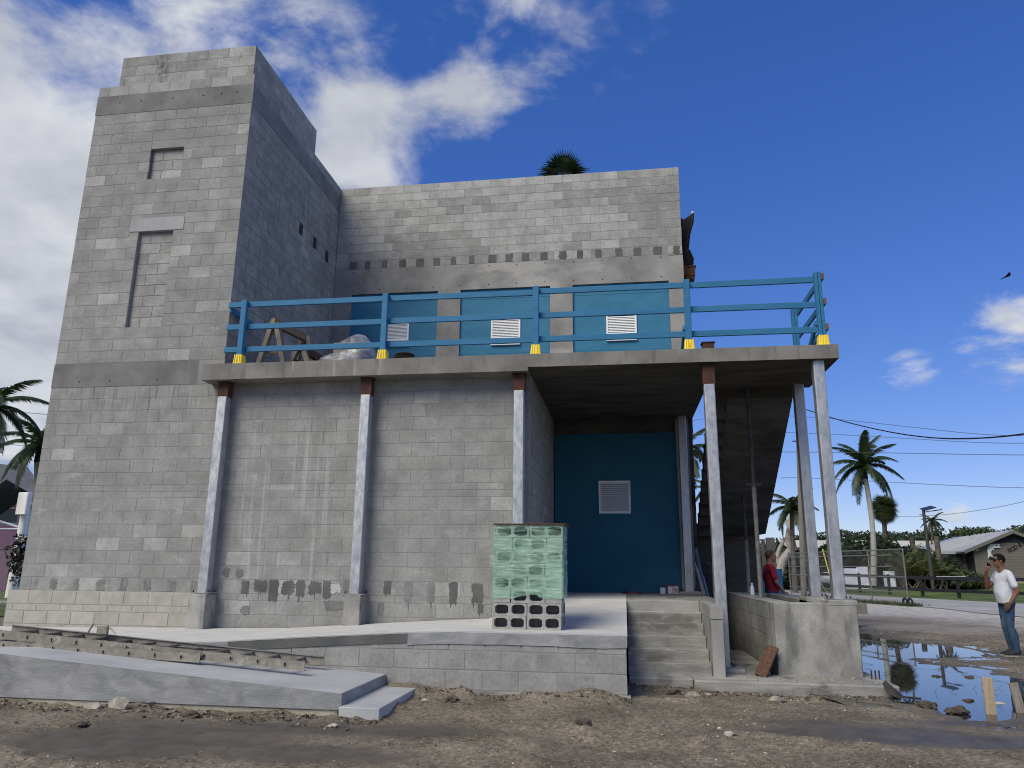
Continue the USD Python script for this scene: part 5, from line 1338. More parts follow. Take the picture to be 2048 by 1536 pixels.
for i, (u, v, d, _) in enumerate(FAR):
    b_ = on_ground(u, 1150, d); h = up_to(b_, u, v)[2] - b_[2]
    tree(SKYL[i], b_, h, 6.5 + (i * 37 % 10) * .25, 40 + i, ['tree_green', 'shrub_dark', 'tree_green'][i % 3], 2000, .26, group='skyline trees', bare=.12)
# planting in front of the houses: palms, bananas, hedges
BUSH = [(1562, 1100, 1172, 57, 2.6, 'shrub_dark', 'dark shrub at the foot of the twisted tree'), (1618, 1098, 1172, 58, 3.4, 'shrub_dark', 'big dark shrub behind the wooden utility pole'), (1672, 1076, 1168, 60, 3.6, 'shrub_dark', 'dark shrub seen between the two right columns'), (1704, 1074, 1168, 61, 3.8, 'shrub_dark', 'dark shrub left of the royal palm trunk'),
        (1768, 1072, 1168, 62, 3.6, 'shrub_dark', 'tall dark shrub right of the royal palm trunk'), (1798, 1076, 1168, 61, 3.8, 'shrub_green', 'tall green shrub behind the end of the gate'), (1845, 1108, 1168, 59, 2.6, 'shrub_green', 'green shrub left of the street lamp foot'), (1910, 1136, 1162, 60, 2.4, 'shrub_green', 'rounded green hedge shrub in front of the grey house porch'), (1930, 1140, 1162, 60, 2.0, 'shrub_green', 'right half of the low hedge before the porch')]
BUSH += [(1590, 1108, 1172, 59, 2.8, 'shrub_dark', 'dark shrub between twisted tree and utility pole'), (1640, 1100, 1170, 61, 3.2, 'shrub_dark', 'dark shrub filling the gap behind the gas tank'), (1738, 1072, 1168, 62, 4.0, 'shrub_dark', 'dark shrub behind the royal palm trunk'), (1826, 1090, 1168, 62, 3.4, 'shrub_dark', 'dark shrub behind the areca clumps'), (1862, 1092, 1166, 62, 3.2, 'shrub_dark', 'dark shrub behind the street lamp pole')]
for i, (u, vt, vb, d, w, m_, lab) in enumerate(BUSH):
    b_ = on_ground(u, vb, d); h = up_to(b_, u, vt)[2] - b_[2]; bush(lab, b_, h, w, 90 + i, m_, 3600, .19)
AREC = [(1812, 1098, 1166, 58, 'areca', 'yellow-green areca palm clump just right of the gate'), (1838, 1092, 1166, 58, 'areca', 'tallest areca palm clump left of the street lamp'), (1786, 1104, 1166, 59, 'frond_dark', 'dark palm clump behind the right end of the gate'), (1880, 1108, 1164, 58, 'areca', 'arching palm clump right of the street lamp'), (1728, 1108, 1166, 60, 'frond_dark', 'dark palm clump at the foot of the royal palm')]
for i, (u, vt, vb, d, m_, lab) in enumerate(AREC):
    b_ = on_ground(u, vb, d); h = up_to(b_, u, vt)[2] - b_[2]; p = thing('areca_palm', lab, 'palm', b_); r = np.random.default_rng(120 + i)
    obj('stems', cat_([tube([(r.normal(0, .25), r.normal(0, .25), -.1), (r.normal(0, .45), r.normal(0, .45), h * .45)], [.06, .04], 5) for _ in range(6)]), 'bark_brown', p)
    for k in range(22):
        obj('frond', place(frond(h * r.uniform(.5, .72), .5, 16, .06, .42, 500 + i * 30 + k, lift=.5), k * 2.4, r.uniform(.2, 1.2), (r.normal(0, .3), r.normal(0, .3), h * r.uniform(.2, .5))), m_, p)
for i, (u, v0, v1, d, lab) in enumerate(((1834, 1056 + 18, 1165, 61, 'thick cut post rising among the palms, left one'), (1884, 1072, 1165, 61, 'thick cut post rising among the palms, right one'))):
    b_ = on_ground(u, v1, d); h = up_to(b_, u, v0)[2] - b_[2]; o = obj('cut_trunk', tube([b_, b_ + (0, 0, h * .5), b_ + (0, 0, h)], [.19, .18, .17], 10), 'bark_brown'); tag(o, lab, 'tree trunk')

# ---------------------------------------------------------------- houses
def local(origin, ang):
    """a house's own axes: returns f(x, y, z) -> world, x along its front"""
    c, s = math.cos(ang), math.sin(ang); o = np.array(origin, float)
    M = np.eye(4); M[:3, :3] = [[c, -s, 0], [s, c, 0], [0, 0, 1]]; M[:3, 3] = o; return M


def ob2(name, mesh, mat, parent, M, **kw):
    m = mesh.copy(); m.apply_transform(M); return obj(name, m, mat, parent, **kw)


hd = 66.0
A_ = on_ground(1957, 1160, hd); B_ = on_ground(2100, 1160, hd + 1.5); ang = math.atan2(B_[1] - A_[1], B_[0] - A_[0]); A_[2] = at(1957, 1158, dist=hd)[2]
M = local(A_, ang); ht = lambda v: at(1990, v, dist=hd)[2] - A_[2]
_e = np.array([math.cos(ang), math.sin(ang)]); _n = np.array([-_e[1], _e[0]])


def PXW(u):
    """how far along the gable wall the pixel column u meets it"""
    d = ray(u, 1100)[:2]; t = ((A_[:2] - CAM[:2]) @ _n) / (d @ _n); return float((CAM[:2] + d * t - A_[:2]) @ _e)


he, hpk, xpk = ht(1093), ht(1060), PXW(2026)
hs = thing('grey_club_house', 'low grey weatherboarded house with a gabled metal roof and a white fish on its wall', 'house')
gab = Polygon([(0, -.6), (2 * xpk, -.6), (2 * xpk, he), (xpk, hpk - .25), (0, he)])
ob2('wall', prism(gab, (0, 0, 0), (1, 0, 0), (0, 0, 1), (0, 1, 0), .3), 'siding_dark', hs, M)
for k, z in enumerate(np.arange(0, hpk - .5, .20)):
    xa = 0 if z < he - .1 else (z - he + .1) / (hpk - .25 - he) * xpk + .15
    if z + .2 < he + .75: ob2('siding_board', bx(xa + .01, 2 * xpk - xa - .01, -.03 - .012, -.001, z + .006, z + .196), 'siding', hs, M)
ob2('gable_opening', prism(Polygon([(xpk - 1.75, he + .30), (xpk + 1.75, he + .30), (xpk, he + 1.28 if he + 1.28 < hpk - .3 else hpk - .3)]), (0, -.05, 0), (1, 0, 0), (0, 0, 1), (0, -1, 0), .02), 'vent_dark', hs, M)
sl = math.hypot(xpk + .9, hpk - he + .2)
for sgn in (-1, 1):
    P0, P1 = np.array([xpk, -.5, hpk]), np.array([xpk + sgn * (xpk + .85), -.5, he - .30])
    rf = [P0, P1, P1 + (0, 9, 0), P0 + (0, 9, 0)]; V = np.array(rf + [q - (0, 0, .10) for q in rf]); Fq = [(0, 1, 2, 3), (7, 6, 5, 4), (0, 4, 5, 1), (1, 5, 6, 2), (2, 6, 7, 3), (3, 7, 4, 0)]
    Ft = [t for f in Fq for t in ((f[0], f[1], f[2]), (f[0], f[2], f[3]))]; m = trimesh.Trimesh(V, Ft, process=False); m.fix_normals(); rfo = ob2('roof', m, 'roof_metal', hs, M)
    for k in range(1, 9):
        ob2('standing_seam', beam(P0 + (0, k, .03), P1 + (0, k, .03), .05, .05), 'roof_metal', rfo, M)
    ob2('barge_board', beam(P0 + (0, -.03, -.12), P1 + (0, -.03, -.12), .05, .22), 'siding', hs, M)
# side wing with porch, running left
wl = PXW(1895)
ob2('porch_roof', cat_([beam((wl - .5, 4.0, he - .30), (-.2, 4.0, he - .28), 4.5, .10), beam((wl - .8, 1.6, he - .42), (-.1, 1.6, he - .42), .06, .18)]), 'roof_metal', hs, M)
ob2('side_roof', prism(Polygon([(wl - 1.0, he - .1), (xpk * .45, he + 1.0), (xpk * .45, he + .2), (wl + 1.5, he - .25)]), (0, 4.5, 0), (1, 0, 0), (0, 0, 1), (0, 1, 0), 4), 'roof_metal', hs, M)
ob2('side_wall', bx(.02, .25, .31, 9.0, -.6, he - .08), 'siding_dark', hs, M)
ob2('porch_wall', bx(wl, .0, 4.6, 4.8, -.5, he - .3), 'siding_dark', hs, M); ob2('painted_porch_shade', bx(wl + .2, -2.0, 4.3, 4.59, -.3, he - .45), 'vent_dark', hs, M)  # second box is near-black to stand in for the shade inside the porch
for k in range(9): ob2('siding_board', bx(-1.9, -.02, 1.9, 2.0 + .0, .02 + k * .22, .225 + k * .22), 'siding', hs, M)
wn = ob2('window', bx(-1.25, -.35, 1.83, 1.89, he - 1.25, he - .5), 'vent_dark', hs, M)
for k in range(4): ob2('louvre', bx(-1.2, -.4, 1.80, 1.828, he - 1.18 + k * .17, he - 1.10 + k * .17), 'siding_dark', wn, M)
ob2('post', bx(-.09, .09, -.10, .09 - .04, -.4, he - .1), 'siding', hs, M)
ob2('door_panel', bx(-1.1, -.2, 1.70, 1.78, -.3, .55), 'brown_wood', hs, M)
ob2('terrace', bx(wl - 2, 2 * xpk, -1.6, -.2, -.55, -.12), 'stone_tan', hs, M)
# lettering in an arc, and the fish
word = 'ROD & G'
tx = {0: 2020, 1: 2026.5, 2: 2032.5, 4: 2041, 6: 2051}
for i, ch in enumerate(word):
    if ch == ' ': continue
    x = PXW(tx[i]); z = ht(1101.5) + (tx[i] - 2016) * .010 + (0 if i else 0) + .05 * min(i, 4); t = meshkit.text_mesh(ch, .28, .03, bold=True); t.apply_translation([-t.bounds.mean(0)[0], 0, 0])
    rot = math.radians(20 - 4.2 * i); t.apply_transform(trimesh.transformations.rotation_matrix(rot, [0, 0, 1])); T4 = np.array([[1, 0, 0, x], [0, 0, -1, -.05], [0, 1, 0, z - .14], [0, 0, 0, 1.0]]); t.apply_transform(T4)
    ob2('letter', t, 'letter_black', hs, M)
fish = thing('fish_sign', 'white leaping fish figure fixed to the grey gable wall', 'sign')
fp = [(1973.5, 1101), (1976, 1093), (1982, 1089), (1990, 1088), (1996, 1089.5), (1999.5, 1088.5), (1996.5, 1092), (2000, 1094.5), (1994, 1095), (1987, 1095.5), (1982, 1099), (1979.5, 1104), (1979.5, 1109), (1982, 1113.5), (1977, 1111), (1973, 1115), (1974.5, 1109)]
ob2('body', prism(Polygon([(PXW(u), ht(v)) for u, v in fp]).buffer(.02), (0, -.06, 0), (1, 0, 0), (0, 0, 1), (0, -1, 0), .09), 'fish_white', fish, M)
ob2('fin', prism(Polygon([(PXW(1982), ht(1096)), (PXW(1986), ht(1096)), (PXW(1985), ht(1102))]), (0, -.07, 0), (1, 0, 0), (0, 0, 1), (0, -1, 0), .10), 'fish_white', fish, M)
ob2('eye', trimesh.creation.icosphere(1, .05).apply_translation([PXW(1993), -.16, ht(1091)]), 'letter_black', fish, M)
lt = thing('wall_light', 'small pair of white floodlights on the corner of the grey house', 'light')
for k in (-.12, .12): ob2('lamp_head', trimesh.creation.icosphere(1, .07).apply_translation([k, -.2, he - .25]), 'white_paint', lt, M)

# long low building with a white roof behind the planting
wd = 72.0; A2 = on_ground(1590, 1160, wd); B2 = on_ground(1912, 1160, wd + 4); ang2 = math.atan2(B2[1] - A2[1], B2[0] - A2[0]); LW = float(np.hypot(*(B2 - A2)[:2])); A2[2] = at(1700, 1150, dist=wd)[2] - .4; M2 = local(A2, ang2)
z1_, z0_ = at(1700, 1078, dist=wd + 2)[2] - A2[2], at(1700, 1094, dist=wd)[2] - A2[2]
wbld = thing('white_roofed_building', 'long low building with a white corrugated roof behind the palms', 'building')
ob2('wall', bx(0, LW, .6, 6, -1, z0_ - .02), 'siding_dark', wbld, M2)
rf = np.array([(-.3, 0, z0_), (LW + .3, 0, z0_), (LW + .3, 4, z1_), (-.3, 4, z1_)]); V = np.vstack([rf, rf - (0, 0, .12)]); m = trimesh.Trimesh(V, [t for f in [(0, 1, 2, 3), (7, 6, 5, 4), (0, 4, 5, 1), (1, 5, 6, 2), (2, 6, 7, 3), (3, 7, 4, 0)] for t in ((f[0], f[1], f[2]), (f[0], f[2], f[3]))], process=False); m.fix_normals()
rfo = ob2('roof', m, 'roof_white', wbld, M2)
for k in range(1, 6): ob2('roof_rib', beam((-.3, 4 * k / 6, z0_ + (z1_ - z0_) * k / 6 + .02), (LW + .3, 4 * k / 6, z0_ + (z1_ - z0_) * k / 6 + .02), .06, .04), 'roof_white', rfo, M2)
for k, (u, w) in enumerate(((1660, .9), (1690, .9), (1880, 1.1))):
    x = (u - 1590) / 322 * LW; wv = ob2('window', bx(x, x + w, .56, .60, z0_ - 1.5, z0_ - .5), 'glass_dark', wbld, M2); ob2('frame', cat_([bx(x - .06, x + w + .06, .53, .559, z0_ - .5, z0_ - .43), bx(x - .06, x + w + .06, .53, .559, z0_ - 1.57, z0_ - 1.5)]), 'white_paint', wv, M2)
ob2('fascia', bx(-.3, LW + .3, -.06, -.001, z0_ - .28, z0_ - .02), 'siding_dark', wbld, M2)

# pink house on the left
pd_ = 46.0; A3 = at(-70, 1175, dist=pd_); A3[2] = GZ; B3 = at(38, 1175, dist=pd_ + 1); B3[2] = GZ; ang3 = math.atan2(B3[1] - A3[1], B3[0] - A3[0]); L3 = float(np.hypot(*(B3 - A3)[:2])); M3 = local(A3, ang3)
H3 = at(38, 1003, dist=pd_)[2] - GZ
ph = thing('pink_house', 'pink weatherboarded house with a grey roof at the left edge', 'house')
ob2('wall', bx(0, L3, .03, 6, -.3, H3), 'pink', ph, M3)
for k in range(int(H3 / .2)): ob2('siding_board', bx(.005, L3 - .005, .004, .029, k * .2 + .006, k * .2 + .194), 'pink', ph, M3)
for k in range(int(H3 / .2)): ob2('siding_board', bx(L3 + .001, L3 + .024, .04, 5.9, k * .2 + .006, k * .2 + .194), 'pink', ph, M3)
wn = ob2('window', bx(L3 * .40, L3 * .735, -.02, .003, H3 - 1.05, H3 - .35), 'glass_dark', ph, M3); ob2('frame', cat_([bx(L3 * .39, L3 * .745, -.05, -.021, H3 - .35, H3 - .28), bx(L3 * .39, L3 * .745, -.05, -.021, H3 - 1.12, H3 - 1.05)]), 'white_paint', wn, M3)
ob2('corner_board', bx(L3 - .14, L3 + .03, -.02, .1, -.2, H3), 'white_paint', ph, M3)
ob2('roof', prism(Polygon([(-.5, -.6), (2.9, 1.5), (6.5, -.6), (6.5, -.75), (-.5, -.75)]), (-.5, 0, H3 + .70), (0, 1, 0), (0, 0, 1), (1, 0, 0), L3 + 1.3), 'roof_grey', ph, M3)
ob2('fascia', bx(-.5, L3 + .8, -.56, -.505, H3 - .12, H3 + .06), 'white_paint', ph, M3)

# ---------------------------------------------------------------- fences, gate, poles, wires
bf = thing('board_fence', 'black two-rail board fence along the far side of the road', 'fence')


def fpt(t, n=0.0): x, y = FA + t * FT + n * FN; return np.array([x, y, GZ + float(rise(x, y))])


for t in np.arange(-18, 40, 2.45):
    P = fpt(t); obj('post', rbx(P[0] - .075, P[0] + .075, P[1] - .075, P[1] + .075, P[2] - .1, P[2] + 1.22, .01), 'black_paint', bf)
for t in np.arange(-18, 38, 2.45):
    for z in (.42, 1.08):
        a, b = fpt(t + .0, -.10), fpt(t + 2.44, -.10); obj('rail', beam(a + (0, 0, z), b + (0, 0, z), .04, .17), 'black_paint', bf)
t2 = -1.5; a, b = fpt(t2, -.10), fpt(t2 + 1.9, -.10); obj('top_strip', beam(a + (0, 0, 1.175), b + (0, 0, 1.175), .05, .02), 'white_paint', bf)

# rolling chain-link gate
ga, gb = at(1817, 1212, z=GZ)[:2], None
gl_ = at(1560, 1192, z=GZ); ga = np.array([21.15, 23.9]); gb = np.array([18.4, 33.6]); GH0 = 2.38
gd = (gb - ga) / np.linalg.norm(gb - ga); GL = float(np.linalg.norm(gb - ga))
gt = thing('rolling_gate', 'wide rolling chain-link gate on a small wheel, standing open beside the road', 'gate')
G = lambda s, z, o=0.0: np.array([ga[0] + gd[0] * s - gd[1] * o, ga[1] + gd[1] * s + gd[0] * o, GZ + z])
GT = lambda s: 2.36 - .0 * s
for z in (.10, 1.18, 2.34): obj('frame_rail', tube([G(0, z), G(GL, z)], .028, 8), 'gate_steel', gt, smooth=40)
obj('frame_rail', tube([G(.8, 2.10, .06), G(GL, 2.12, .06)], .022, 8), 'gate_steel', gt, smooth=40)
obj('frame_rail', tube([G(.8, 1.62, .06), G(GL, 1.62, .06)], .022, 8), 'gate_steel', gt, smooth=40); obj('frame_rail', tube([G(.8, .55, .06), G(GL, .55, .06)], .022, 8), 'gate_steel', gt, smooth=40)
for s in (0, 2.55, 5.6, 8.0, GL): obj('upright', tube([G(s, .06), G(s, 2.36)], .032, 8), 'gate_steel', gt, smooth=40)
obj('brace', tube([G(6.2, .15, -.04), G(8.6, 2.2, -.04)], .02, 6), 'stake_wood', gt, smooth=40)
wh = trimesh.creation.torus(.13, .045, 20, 8); wh.apply_transform(trimesh.transformations.rotation_matrix(math.pi / 2, [1, 0, 0])); wh.apply_transform(trimesh.transformations.rotation_matrix(math.atan2(gd[1], gd[0]), [0, 0, 1]))
for s in (-.12, .22):
    w2 = wh.copy(); w2.apply_translation(G(s, .17)); obj('wheel', w2, 'black_paint', gt, smooth=40)


def chain_link(name, parent, Pf, L, z0, z1, step=.11, r=.0032, mat='old_galvanized'):
    pts, cnt = [], []
    H = z1 - z0
    for k in np.arange(-H, L, step):
        for sgn in (0, 1):
            s0, s1 = k, k + H; lo, hi = max(0, s0), min(L, s1)
            if hi - lo < .05: continue
            f = lambda s: (z0 + (s - s0)) if sgn == 0 else (z1 - (s - s0))
            pts += [Pf(lo, f(lo)), Pf(hi, f(hi))]; cnt.append(2)
    c = UsdGeom.BasisCurves.Define(stage, path_for(name, parent)); c.CreateTypeAttr('linear'); c.CreatePointsAttr(Vt.Vec3fArray.FromNumpy(np.array(pts, np.float32))); c.CreateCurveVertexCountsAttr(cnt); c.CreateWidthsAttr([2 * r]); c.SetWidthsInterpolation('constant')
    UsdShade.MaterialBindingAPI.Apply(c.GetPrim()).Bind(MATS[mat]); tag(c.GetPrim(), kind='stuff')


chain_link('chain_link_mesh', gt, lambda s, z: G(s, z), GL, .10, 2.34, .12, .0030, 'gate_steel')
# left chain-link fence
la, lb = np.array([-9.5, 9.6]), np.array([-.6, 9.0]); ldv = (lb - la) / np.linalg.norm(lb - la); LL = float(np.linalg.norm(lb - la))
lf = thing('chain_link_fence', 'chain-link fence with a dark top rail at the left, in front of the pink house', 'fence')
Lp = lambda s, z: np.array([la[0] + ldv[0] * s, la[1] + ldv[1] * s, GZ + z])
obj('top_rail', tube([Lp(0, 1.78), Lp(LL, 1.78)], .022, 8), 'steel_dark', lf, smooth=40)
for s in np.arange(.3, LL, 2.9): obj('post', tube([Lp(s, -.1), Lp(s, 1.8)], .028, 8), 'old_galvanized', lf, smooth=40)
chain_link('chain_link_mesh', lf, Lp, LL, .03, 1.76, .09, .0028)

# solar pole at the left
b_ = at(20, 1196, z=GZ); dS = math.hypot(b_[0] - CAM[0], b_[1] - CAM[1]); sp_ = thing('solar_light_pole', 'pale pole with a tilted solar panel and a white box, left of the tower', 'pole', b_); zt_ = at(48, 985, dist=dS)[2] - GZ
obj('pole', tube([(0, 0, -.1), (.05, 0, zt_)], [.20, .14], 12), 'white_paint', sp_, smooth=40); obj('control_box', rbx(-.06, .42, -.42, -.16, zt_ - .95, zt_ - .02, .03), 'white_paint', sp_)
obj('solar_panel', beam((-2.6, -.9, zt_ - 1.9), (-.3, -.2, zt_ + .25), 1.5, .06, up=(-.5, .3, 1)), 'panel_dark', sp_); obj('strut', tube([(-1.6, -.5, zt_ - .95), (.0, -.1, zt_ - 1.45)], .04, 6), 'white_metal', sp_); obj('strut', tube([(-1.9, -.6, zt_ - 1.55), (.0, -.1, zt_ - 1.5)], .03, 6), 'white_metal', sp_)
obj('bracket', cat_([bx(.35, .8, -.3, -.2, zt_ - 2.1, zt_ - 1.8), tube([(.6, -.2, zt_ - 2.6), (.6, -.2, zt_ - 1.5)], .05, 6)]), 'old_galvanized', sp_)
# dark leaved shrub left
b_ = at(56, 1180, dist=27.0); b_[2] = GZ; h = up_to(b_, 70, 1050)[2] - GZ
bush('dark purple-leaved shrub against the left edge of the tower', b_, h, .95, 201, 'purple_leaf', 1100, .085)

# street lamp
b_ = on_ground(1866, 1172, 56); ztop = up_to(b_, 1860, 1020)[2] - b_[2]; sl_ = thing('street_lamp', 'dark solar street lamp in front of the palms', 'street lamp', b_)
obj('pole', tube([(0, 0, -.1), (-.03, 0, ztop)], [.12, .09], 10), 'steel_dark', sl_, smooth=40); obj('solar_panel', beam((-.1, 0, ztop + .03), (.62, 0, ztop + .22), .75, .04, up=(-.3, -.25, 1)), 'panel_dark', sl_); obj('lamp_arm', tube([(0, 0, ztop - .12), (1.0, -.05, ztop + .02)], .03, 6), 'steel_dark', sl_); obj('lamp_head', beam((.55, -.05, ztop - .05), (1.05, -.06, ztop + .03), .2, .06), 'steel_dark', sl_)
# utility pole
b_ = at(1608, 1192, z=GZ); dU = math.hypot(b_[0] - CAM[0], b_[1] - CAM[1]); T_ = at(1594, 800, dist=dU); up_ = thing('utility_pole', 'weathered wooden utility pole beside the rear galvanized column', 'pole', b_)
obj('pole', tube([(0, 0, -.2), T_ - b_], [.175, .13], 12), 'pole_wood', up_, smooth=40); obj('insulator', tube([(T_ - b_) * .78 + (-.35, 0, 0), (T_ - b_) * .78 + (.1, 0, 0)], .04, 6), 'steel_dark', up_)
gg = obj('guy_guard', tube([at(1645, 1098, dist=44), at(1662, 1160, dist=44)], .03, 6), 'yellow_plastic'); tag(gg, 'pale yellow guy wire guard leaning behind the gate', 'guy wire guard')


def wire(px_, d0, d1, r, label, mat='wire_thin', n=24):
    """a wire through pixels of the photograph, its ends at two distances"""
    us = np.linspace(0, 1, n); k = np.linspace(0, 1, len(px_)); U = np.interp(us, k, [p[0] for p in px_]); Vv = np.polyval(np.polyfit(k, [p[1] for p in px_], min(3, len(px_) - 1)), us)
    P = np.array([at(u, v, dist=d0 + (d1 - d0) * t) for u, v, t in zip(U, Vv, us)]); c = UsdGeom.BasisCurves.Define(stage, path_for('overhead_wire')); c.CreateTypeAttr('linear'); c.CreatePointsAttr(Vt.Vec3fArray.FromNumpy(P.astype(np.float32))); c.CreateCurveVertexCountsAttr([n]); c.CreateWidthsAttr([2 * r]); c.SetWidthsInterpolation('constant')
    UsdShade.MaterialBindingAPI.Apply(c.GetPrim()).Bind(MATS[mat]); tag(c.GetPrim(), label, 'wire')


wire([(1590, 812), (1690, 843), (1800, 868), (1910, 877), (2060, 866)], 42, 24, .023, 'thick black sagging cable crossing in front of the royal palm', 'wire', 40)
wire([(1380, 842), (1600, 833), (1850, 857), (2060, 871)], 48, 40, .012, 'thin wire just below the thick black cable')
wire([(1380, 872), (1600, 866), (1850, 879), (2060, 886)], 48, 40, .012, 'second thin wire below the thick cable, through the palm crown')
wire([(1380, 908), (1600, 904), (1850, 907), (2060, 910)], 48, 40, .014, 'nearly level thin wire through the middle of the palm crown')
wire([(1560, 956), (1650, 958), (1850, 968), (2060, 976)], 48, 42, .012, 'lowest thin wire, passing the top of the palm trunk')
wire([(1760, 1032), (1900, 1028), (2060, 1000)], 70, 60, .014, 'faint wire rising to the right edge above the grey house')
wire([(-20, 820), (60, 826), (130, 832)], 40, 44, .012, 'thin wire left of the tower, above the palms'); wire([(-20, 886), (100, 895)], 40, 44, .012, 'thin wire left of the tower, through the dark palm')

# things behind the fence
b_ = on_ground(1652, 1168, 57); pt = thing('propane_tank', 'white horizontal gas tank behind the board fence', 'tank', b_)
obj('shell', trimesh.creation.capsule(height=1.3, radius=.42, count=[16, 12]).apply_transform(trimesh.transformations.rotation_matrix(math.pi / 2, [0, 1, 0])).apply_translation([0, 0, .75]), 'white_paint', pt, smooth=60); obj('leg', bx(.3, .4, -.2, .2, -.1, .42), 'white_paint', pt); obj('leg', bx(1.0, 1.1, -.2, .2, -.1, .42), 'white_paint', pt)
for u, w, h, lab in ((1703, .95, 1.35, 'pale utility cabinet behind the gate, left of the palm trunk'), (1727, .6, 1.5, 'small pale cabinet touching the palm trunk'), (1780, .6, 1.2, 'grey-white cabinet behind the right end of the gate')):
    b_ = on_ground(u, 1166, 58); ub = thing('utility_cabinet', lab, 'cabinet', b_); obj('body', rbx(-w / 2, w / 2, -.3, .3, -.1, h, .03), 'cool_white', ub); obj('door', rbx(-w / 2 + .06, w / 2 - .06, -.325, -.301, .1, h - .08, .01), 'cool_white', ub); obj('handle', bx(w / 2 - .14, w / 2 - .11, -.345, -.326, h * .5, h * .6), 'steel_dark', ub)
bb_ = at(1560, 1140, y=13.2); sh_ = thing('blue_sheet', 'blue painted board standing upright behind the person in red', 'board'); obj('sheet', bx(bb_[0] - .55, bb_[0] + .06, 13.2, 13.23, GZ, bb_[2] + .03), 'blue_paint', sh_)
wpst = thing('timber_post', 'pair of grey timber posts behind the person in red', 'post'); P = at(1541, 1075, y=16); obj('post', rbx(P[0] - .13, P[0] + .13, 16, 16.25, GZ, P[2], .01), 'pole_wood', wpst); P = at(1527, 1078, y=16.2); obj('post', rbx(P[0] - .06, P[0] + .06, 16.3, 16.42, GZ, P[2], .01), 'pole_wood', wpst)
# weeds at the foot of the gate
wr_ = np.random.default_rng(17); wv, wf = [], []
for k in range(900):
    s = wr_.uniform(-.6, 4.5); P = G(s, 0, wr_.normal(.0, .25)); a = wr_.uniform(0, 6.28); h = wr_.uniform(.06, .22); d = np.array([math.cos(a), math.sin(a), 0]) * .02; b = len(wv)
    wv += [P - d, P + d, P + (wr_.normal(0, .06), wr_.normal(0, .06), h)]; wf.append((b, b + 1, b + 2))
obj('weeds', (np.array(wv), np.array(wf)), 'weed', kind='stuff')
# bird
Bp = at(2015, 552, dist=40); bd_ = thing('bird', 'small dark bird flying high at the right edge of the sky', 'bird', Bp)
obj('body', cat_([lump(.07, 2, (2.6, .8, .7), .1, 2).apply_transform(trimesh.transformations.rotation_matrix(-.35, [0, 1, 0])), beam((-.10, 0, -.06), (-.30, .02, -.15), .08, .015)]), 'bird_dark', bd_, smooth=True)
for s in (-1, 1): obj('wing', trimesh.convex.convex_hull(np.array([(.08, 0, .02), (-.08, 0, -.01), (.02, s * .30, .05), (-.14, s * .42, .02), (.03, s * .15, .06)])), 'bird_dark', bd_)

# ---------------------------------------------------------------- people
def hull_chain(nodes, bones, edge=.018, smooth_=8):
    """nodes: name -> (x, y, z, r) or an ellipsoid (x, y, z, rx, ry, rz); bones: pairs joined by a hull"""
    def ball(n):
        p = n; s = m3.Manifold.sphere(1.0, 20); r = (p[3],) * 3 if len(p) == 4 else p[3:6]
        return s.scale(r).translate(p[:3])
    parts = [m3.Manifold.batch_hull([ball(nodes[a]) for a in b]) for b in bones]
    M_ = m3.Manifold.batch_boolean(parts, m3.OpType.Add).refine_to_length(edge); q = M_.to_mesh(); t = trimesh.Trimesh(q.vert_properties[:, :3], q.tri_verts, process=True)
    trimesh.smoothing.filter_taubin(t, iterations=smooth_); return t


def person(label, loc, yaw, nodes, groups, extras):
    """groups: part name -> (bones, material); the first is the body; hair and clothes follow as its children"""
    p = thing('person', label, 'person', loc, yaw); body = None
    for nm, (bones, mat, edge) in groups.items():
        o = obj(nm, hull_chain(nodes, bones, edge), mat, p, smooth=True)
    for nm, mesh, mat in extras:
        obj(nm, mesh, mat, p, smooth=50)
    return p


def head_nodes(cx, cz, tilt=0.0):
    """a head facing +x, centre of the skull at (cx, 0, cz)"""
    return {'skull': (cx - .012, 0, cz + .025, .095, .074, .095), 'brow': (cx + .055, 0, cz + .035, .032, .055, .030), 'face': (cx + .040, 0, cz - .035, .046, .054, .060), 'jaw': (cx + .030, 0, cz - .085, .040, .042, .030), 'chin': (cx + .062, 0, cz - .098, .018),
            'nose0': (cx + .088, 0, cz + .012, .011), 'nose1': (cx + .110, 0, cz - .026, .013), 'nosel': (cx + .094, .014, cz - .032, .009), 'noser': (cx + .094, -.014, cz - .032, .009), 'lip': (cx + .088, 0, cz - .058, .014, .022, .007), 'lip2': (cx + .083, 0, cz - .070, .013, .020, .008),
            'earl': (cx - .012, .078, cz - .005, .018, .010, .030), 'earr': (cx - .012, -.078, cz - .005, .018, .010, .030), 'neck': (cx - .030, 0, cz - .10, .052), 'neck0': (cx - .045, 0, cz - .20, .062)}


HEADB = [('skull', 'brow'), ('skull', 'face'), ('brow', 'face'), ('face', 'jaw'), ('jaw', 'chin'), ('nose0', 'nose1'), ('nose1', 'nosel', 'noser'), ('lip', 'face'), ('lip2', 'face'), ('earl', 'earl'), ('earr', 'earr'), ('skull', 'jaw'), ('skull', 'neck'), ('neck', 'neck0')]


